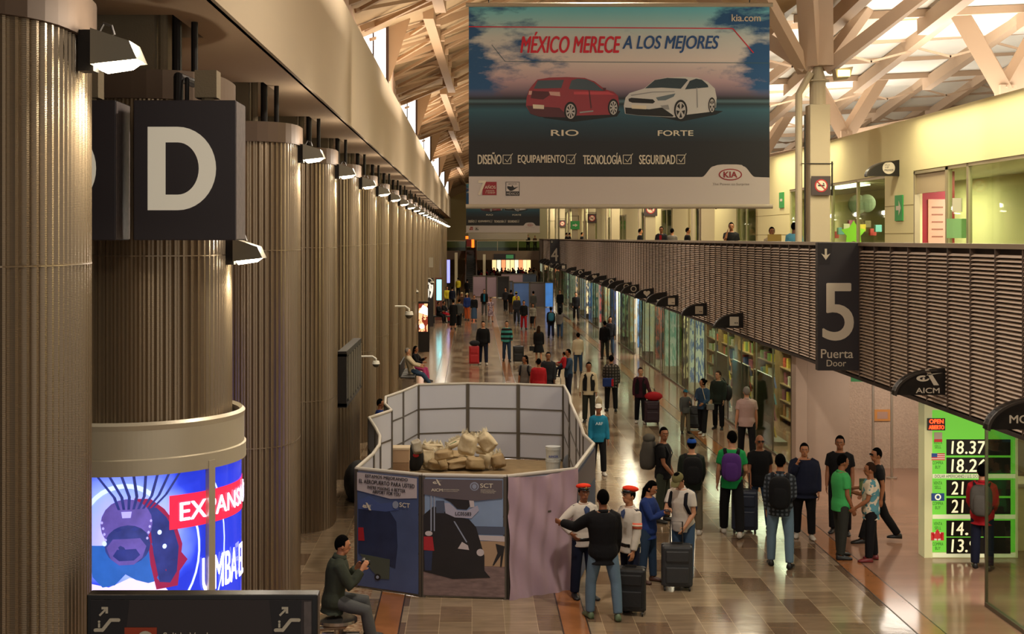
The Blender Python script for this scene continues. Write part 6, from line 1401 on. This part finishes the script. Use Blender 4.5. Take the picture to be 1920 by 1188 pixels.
wb_ = thing('waist_bag', 'blue and red shoulder bag at the back of the plaid jacket', 'bag', (x-.12, y-.2, .92)); MB().box(-.16, .16, -.07, .07, -.14, .12).obj('bag_body', cm_('blue'), wb_, bevel=.03); MB().box(.1, .165, -.075, -.02, -.12, .1).obj('red_trim', cm_('red'), wb_)
x, y = gp(1201, 793); person('person in a dark cardigan and burgundy top pulling a suitcase', x, y, 185, 1.58, top='burg', bottom='black', hair='bun', hairc='brown', skin='c', armR=(2, 12, 15), armL=(12, 25, 30, (-.3, 1, .1)), shoes='white', legs=(6, 3, -6, 4), vest='black')
x, y = gp(1222, 795); suitcase('dark burgundy suitcase with a red bag on top', x, y, 0, .42, .62, .26, 'burg', 1.0); rb = thing('red_bag', 'bright red bag lying on the burgundy suitcase', 'bag', (x+.05, y-.02, .80)); MB().ell((0, 0, 0), (.26, .16, .13)).obj('bag_body', cm_('red'), rb, smooth=True)
x, y = gp(1285, 812); person('child in a teal cap and grey-green clothes', x, y, 170, 1.18, top='grey', bottom='khaki', hair='short', skin='b', hat=('cap', 'teal'), armL=(30, 6, 90), armR=(4, 10, 15), cat='person')
x, y = gp(1318, 815); person('person in a denim jacket and black dress walking beside the child', x, y, 215, 1.52, top='denim', bottom='black', hair='bun', skin='b', armL=(10, 6, 60), armR=(20, 6, 75), legs=(14, 4, -10, 8), shoes='white', yaw=50)
hb = thing('handbag', 'small brown-grey handbag on the woman in the denim jacket', 'bag', (x+.16, y-.2, .78)); MB().box(-.1, .1, -.04, .04, -.08, .08).obj('bag_body', cm_('mid'), hb, bevel=.02); MB().tube([(-.1, 0, .06), (-.2, .1, .5)], .008).obj('strap', cm_('cream'), hb)
x, y = gp(1300, 806); suitcase('black suitcase tilted between the child and the denim jacket', x, y, 20, .4, .58, .25, 'black', .95, tilt=-14)
x, y = gp(1347, 804); person('person in a dark green parka with a black bag on the shoulder', x, y, 205, 1.60, top='dgreen', bottom='black', hair='short', hairc='brown', skin='c', armL=(5, 8, 15), armR=(4, 8, 20), jacket=True, yaw=30)
x2 = thing('shoulder_bag', 'black bag hanging at the right side of the dark green parka', 'bag', (x+.27, y, 1.0)); MB().ell((0, 0, 0), (.12, .12, .22)).tube([(0, 0, .2), (-.15, 0, .42)], .015).obj('bag_body', mat('black_fabric'), x2, smooth=True)
x, y = gp(1400, 862); person('grey-haired person in a pinkish short-sleeved shirt walking away', x, y, 5, 1.74, top='pinkw', bottom='black', sleeve=.6, hair='short', hairc='grey', skin='c', legs=(10, 3, -12, 6), armL=(-4, 16, 12), armR=(2, 14, 12), build=1.15)
# 26-37
x, y = gp(906, 683); person('person in a black jacket walking forward beside a red suitcase', x, y, 180, 1.80, top='black', bottom='navy', hair='short', skin='c', armL=(4, 12, 12), armR=(6, 16, 14), shoes='white', jacket=True, build=1.1, legs=(7, 3, -7, 4))
x, y = gp(889, 684); suitcase('bright red suitcase with a dark bag on top', x, y, 0, .42, .74, .28, 'red', 1.0); rb = thing('dark_bag', 'dark bag lying on top of the red suitcase', 'bag', (x+.02, y-.05, .92)); MB().ell((0, 0, 0), (.22, .14, .12)).obj('bag_body', cm_('dgrey'), rb, smooth=True)
x, y = gp(950, 677); person('person in a black and teal striped sweater walking alone', x, y, 178, 1.72, top='stripe', bottom='denim', hair='short', skin='c', armL=(8, 14, 25), armR=(2, 10, 12), legs=(8, 3, -8, 5))
x, y = gp(972, 680); suitcase('black suitcase standing alone near the striped sweater', x, y, 0, .46, .66, .28, 'black', .0)
x, y = gp(1010, 680); person('long-haired person in a black coat seen from behind', x, y, 10, 1.56, top='black', bottom='black', hair='long', hairc='brown', skin='c', skirt=(.42, .1), jacket=True); hb = thing('handbag', 'small black handbag left of the long-haired person', 'bag', (x-.3, y-.1, .62)); MB().box(-.1, .1, -.05, .05, -.1, .1).tube([(0, 0, .1), (0, 0, .2)], .01).obj('bag_body', mat('black_fabric'), hb, bevel=.02)
x, y = gp(1084, 700); person('person in a white knit top and jeans seen from behind', x, y, 0, 1.58, top='cream', bottom='denim', hair='short', hairc='black', skin='a', legs=(5, 2, -5, 3))
x, y = gp(1134, 673); person('person in a dark sweater in front of the couple walking away', x, y, 0, 1.66, top='black', bottom='chino', hair='short', skin='b', jacket=True, legs=(8, 3, -8, 4))
x, y = gp(1144, 665); person('person with long dark hair and a dark jacket beyond the dark sweater', x, y, 185, 1.72, top='dgrey', bottom='jeans', hair='long', skin='a', jacket=True)
x, y = gp(1066, 752); person('person in a blue shirt carrying a small child in red', x, y, 250, 1.68, top='denim', bottom='navy', hair='short', skin='b', armL=(35, 6, 80), armR=(40, 8, 75))
person('small child in red held by the person in the blue shirt', x-.16, y-.2, 300, .95, z0=.78, top='red', bottom='navy', hair='short', skin='b', legs=(70, 60, 60, 50, 12), armL=(30, 10, 60), armR=(30, 10, 60), detail=0)
x, y = gp(985, 766); pw = person('person in a grey top with a dark backpack just behind the enclosure', x, y, 200, 1.64, top='mid', bottom='navy', sleeve=.5, hair='tail', skin='b', armL=(10, 12, 20), yaw=40); backpack('dark backpack on the person in grey behind the enclosure', pw, 'navy', .32, .42, .2)
x, y = gp(1010, 771); person('person in a red top just behind the enclosure', x, y, 5, 1.60, top='red', bottom='navy', hair='short', skin='b', build=1.25, armL=(5, 14, 20))
x, y = gp(1028, 762); person('person in a dark jacket facing forward behind the enclosure', x, y, 185, 1.70, top='dgrey', bottom='black', hair='short', skin='b', jacket=True)
x, y = gp(1046, 770); suitcase('dark suitcase just behind the back fence of the enclosure', x, y, 0, .4, .6, .26, 'black', 1.0)
# seats along the left wall
bn = thing('waiting_bench', 'dark row of waiting seats along the left wall', 'bench', (-2.15, 46.5, 0))
for k in range(5): MB().box(-.35, .15, k*.62, k*.62+.55, .40, .46).obj('seat', mat('bench_dark', '#1c1a18', .5), bn, bevel=.02); MB().box(-.4, -.34, k*.62, k*.62+.55, .45, .9).obj('backrest', mat('bench_dark'), bn, bevel=.02)
MB().box(-.15, -.1, 0, 3.0, .34, .40).box(-.3, .1, .2, .26, 0, .36).box(-.3, .1, 2.6, 2.66, 0, .36).obj('frame', mat('bench_steel'), bn)
person('seated person in a pale shirt with legs stretched out by the left wall', -2.15, 47.6, 95, 1.75, z0=.0, top='cream', bottom='denim', legs=(72, 36, 74, 34, 5), armL=(30, 6, 40), armR=(32, 6, 30), lean=-14, hair='short', hairc='grey', skin='c', shoes='brown', detail=1)
person('seated person with dark hair in black beside the pale shirt', -2.1, 49.4, 110, 1.62, top='black', bottom='magenta', legs=(80, 70, 80, 70, 6), armL=(40, 6, 80), armR=(30, 6, 60), hair='long', skin='b', detail=1)
x, y = gp(785, 775); bh = thing('luggage_heap', 'heap of black and red bags on the floor behind the enclosure', 'bags', (-1.75, 34.4, 0)); MB().ell((-.2, 0, .55), (.3, .3, .55)).ell((.3, .1, .5), (.3, .3, .5)).ell((.75, 0, .4), (.3, .25, .42)).obj('bag_body', mat('black_fabric'), bh, smooth=True); MB().ell((.1, -.2, .8), (.22, .12, .24)).ell((-.35, -.2, .6), (.14, .12, .14)).ell((.75, -.15, .65), (.14, .12, .12)).obj('red_cloth', cm_('red'), bh, smooth=True)
person('person with black hair seen as a head above the back fence', P(838, 705, 33.2).x, 33.2, 0, 1.56, z0=.0, top='black', bottom='black', hair='long', skin='a', legs=(0, 0, 0, 0), nod=0, detail=1)
person('person in a blue top half hidden between the wall and the enclosure', P(712, 745, 31.4).x, 31.4, 90, 1.50, top='blue', bottom='navy', hair='short', skin='b', detail=1)
# 39-53 farther people
far = [(1033, 633, 1.63, 0, 'black', 'navy', 'black', 'person with a teal backpack walking away in the right middle distance', dict(hair='short')),
 (1050, 634, 1.62, 10, 'mid', 'denim', 'black', 'person in grey with an arm stretched to the right, far right middle distance', dict(hair='long', armR=(20, 50, 20))),
 (982, 617, 1.66, 175, 'black', 'red', 'black', 'person in a black top and red trousers', dict()),
 (999, 617, 1.50, 182, 'bwstripe', 'black', 'black', 'person in a black and white striped top and dark skirt', dict(skirt=(.5, .02))),
 (969, 606, 1.72, 180, 'dgrey', 'dgrey', 'black', 'person in a dark suit left of the red trousers', dict(jacket=True)),
 (968, 597, 1.78, 0, 'yellow', 'grey', 'black', 'person in a pale yellow top and hat near the far enclosure', dict(hat=('cap', 'yellow'))),
 (908, 590, 1.76, 180, 'black', 'grey', 'black', 'person in a dark jacket over a teal shirt', dict(jacket=True, extras=('tealshirt',))),
 (920, 603, 1.50, 170, 'print', 'print', 'black', 'person in a patterned dress with bare arms', dict(sleeve=.5, skirt=(.5, .03))),
 (889, 602, 1.66, 180, 'black', 'jeans', 'black', 'person in a black top and long denim skirt', dict(skirt=(.75, .03))),
 (850, 617, 1.72, 0, 'black', 'black', 'black', 'person in long black seen from behind left of the hall', dict(skirt=(.7, .05))),
 (861, 613, 1.66, 15, 'grey', 'black', 'black', 'person in grey and black beside the long black coat', dict(jacket=True)),
 (876, 600, 1.74, 200, 'blue', 'orange', 'white', 'person in blue with orange lower garment and pale hat', dict(hat=('cap', 'straw'))),
 (866, 595, 1.68, 180, 'brown', 'brown', 'black', 'person in brown with a pale hat in the left crowd', dict(hat=('cap', 'straw'))),
 (848, 582, 1.76, 0, 'navy', 'grey', 'black', 'tall person in navy with grey trousers in the left crowd', dict()),
 (838, 580, 1.70, 160, 'yellow', 'grey', 'black', 'person in a yellow top at the left edge of the crowd', dict()),
 (1080, 600, 1.80, 180, 'black', 'black', 'black', 'tall person in black near the lit shopfronts', dict()),
 (1050, 592, 1.76, 190, 'black', 'dgrey', 'black', 'person in black holding a white jacket near the shopfronts', dict()),
 (948, 583, 1.68, 200, 'dgrey', 'black', 'black', 'person in dark grey in front of the far dark panel', dict()),
 (958, 588, 1.66, 20, 'black', 'brown', 'black', 'person in black in front of the far enclosure, left of the yellow top', dict()),
 (1000, 590, 1.64, 0, 'grey', 'grey', 'black', 'grey-clad person in front of the grey far poster', dict()),
 (876, 560, 1.70, 0, 'black', 'black', 'black', 'person in black walking toward the escalator foot', dict()),
 (859, 556, 1.72, 0, 'yellow', 'black', 'black', 'person in a bright yellow vest left of the escalator', dict())]
for (px_, py_, hh, fc, tp_, bt, sh_, lab, kw) in far:
    x, y = gp(px_, py_); kw = dict(kw); lg = random.choice([(8, 3, -8, 6), (14, 4, -12, 9), (5, 2, -5, 3)])
    pr = person(lab, x, y, fc, hh, top=tp_, bottom=bt, shoes='black', legs=lg, detail=0, skin=random.choice('abc'), **kw)
    if 'teal backpack' in lab: backpack('teal backpack in the right middle distance', pr, 'teal', .34, .46, .2)
for i, (px_, py_) in enumerate(((822, 605), (832, 603))):
    x, y = gp(px_, py_); person(['seated person in black in front of the maroon stand, left', 'seated person with red on the lap in front of the maroon stand, right'][i], x, y, 120, 1.62, top='black', bottom=['black', 'red'][i], legs=(80, 75, 78, 70, 6), armL=(30, 6, 60), armR=(30, 6, 60), hair='short', detail=0, skin='b')
st_ = MB().box(-.6, .9, -.25, .25, .36, .44).box(-.5, -.4, -.2, .2, 0, .36).box(.7, .8, -.2, .2, 0, .36).obj('low_bench', mat('bench_dark')); x, y = gp(827, 605); st_.location = (x, y+.1, 0); tag(st_, 'low dark bench under the two seated people by the maroon stand', 'bench')
# small distant crowd beyond the bridge: six figures copied
cr = []
for i, (tp_, bt) in enumerate((('red', 'navy'), ('black', 'jeans'), ('cream', 'black'), ('brown', 'grey'), ('dgrey', 'black'), ('blue', 'navy'))):
    cr.append(person('distant person in a %s top in the crowd beyond the footbridge' % {'dgrey': 'dark grey'}.get(tp_, tp_), 0, 200, 180*(i % 2), 1.7, top=tp_, bottom=bt, detail=0, skin='abc'[i % 3], group='crowd beyond the footbridge')[0])
spots = []
for r_ in range(4):
    for c_ in range(11): spots.append((.9+c_*.66+random.uniform(-.2, .2), 147+r_*5+random.uniform(-1, 1)))
for i, (x, y) in enumerate(spots):
    o = cr[i % 6]
    if i < 6: o.location = (x, y, 0)
    else: dup(o, (x, y, 0), random.uniform(0, 6))
# upper gallery people: (px of head, head-top py, distance)
def up(label, px_, hy, Y, face, **kw):
    z = H-(hy-VY)/F*Y; hh = kw.pop('Hh', 1.7)
    return person(label, pxw(px_, Y), Y, face, hh, z0=4.0, **kw)
up('person in a black T-shirt leaning on the gallery parapet with a hand at the face', 1371, 412, 41, 185, Hh=1.76, top='black', bottom='navy', sleeve=.5, hair='short', skin='b', armR=(50, 10, 130, (.3, .5, 1)), build=1.15)
up('person with headphones and a pale top seated on the gallery holding a yellow folder', 1447, 424, 33.5, 180, Hh=1.56, top='cream', bottom='black', hair='bun', skin='b')
o = MB().box(-.17, .17, -.02, .02, -.1, .12).obj('yellow_folder', mat('folder_yellow', '#b89a4c', .7)); o.location = P(1452, 448, 33.2); tag(o, 'yellow-brown folder held above the gallery parapet', 'folder')
up('person in a light blue polo on the gallery seen from behind', 1489, 410, 34.0, 30, Hh=1.68, top='lblue', bottom='navy', sleeve=.5, hair='short', skin='d')
up('person in a dark jacket over red leaning on the gallery parapet', 1240, 419, 53, 200, Hh=1.74, top='dgrey', bottom='black', hair='short', skin='b', jacket=True, extras=('redshirt',))
up('person in a grey T-shirt walking away on the gallery', 1260, 423, 55, 20, Hh=1.68, top='mid', bottom='black', sleeve=.5, hair='short', skin='a')
for px_, hy, Y, lb in ((1200, 421, 59.6, 'person half hidden by a gallery pillar, right of the dark doorway'), (1289, 430, 54, 'person with a dark green bag behind a gallery pillar'), (1062, 435, 105, 'tiny person on the gallery just right of the number 4 sign'), (1091, 436, 98, 'tiny person on the gallery, second right of the number 4 sign'), (1068, 436, 104, 'tiny person on the gallery beside another near the number 4 sign')):
    up(lb, px_, hy, Y, 90, top='dgreen' if px_ == 1291 else 'black', bottom='black', detail=0)
person('person in dark clothes standing on the footbridge behind the glass rail', pxw(990, 144), 144, 180, 1.7, z0=3.93, top='black', bottom='black', detail=0)
person('second tiny person on the footbridge near its right end', pxw(1003, 145), 145, 180, 1.62, z0=3.93, top='brown', bottom='black', detail=0)
finish_texts()
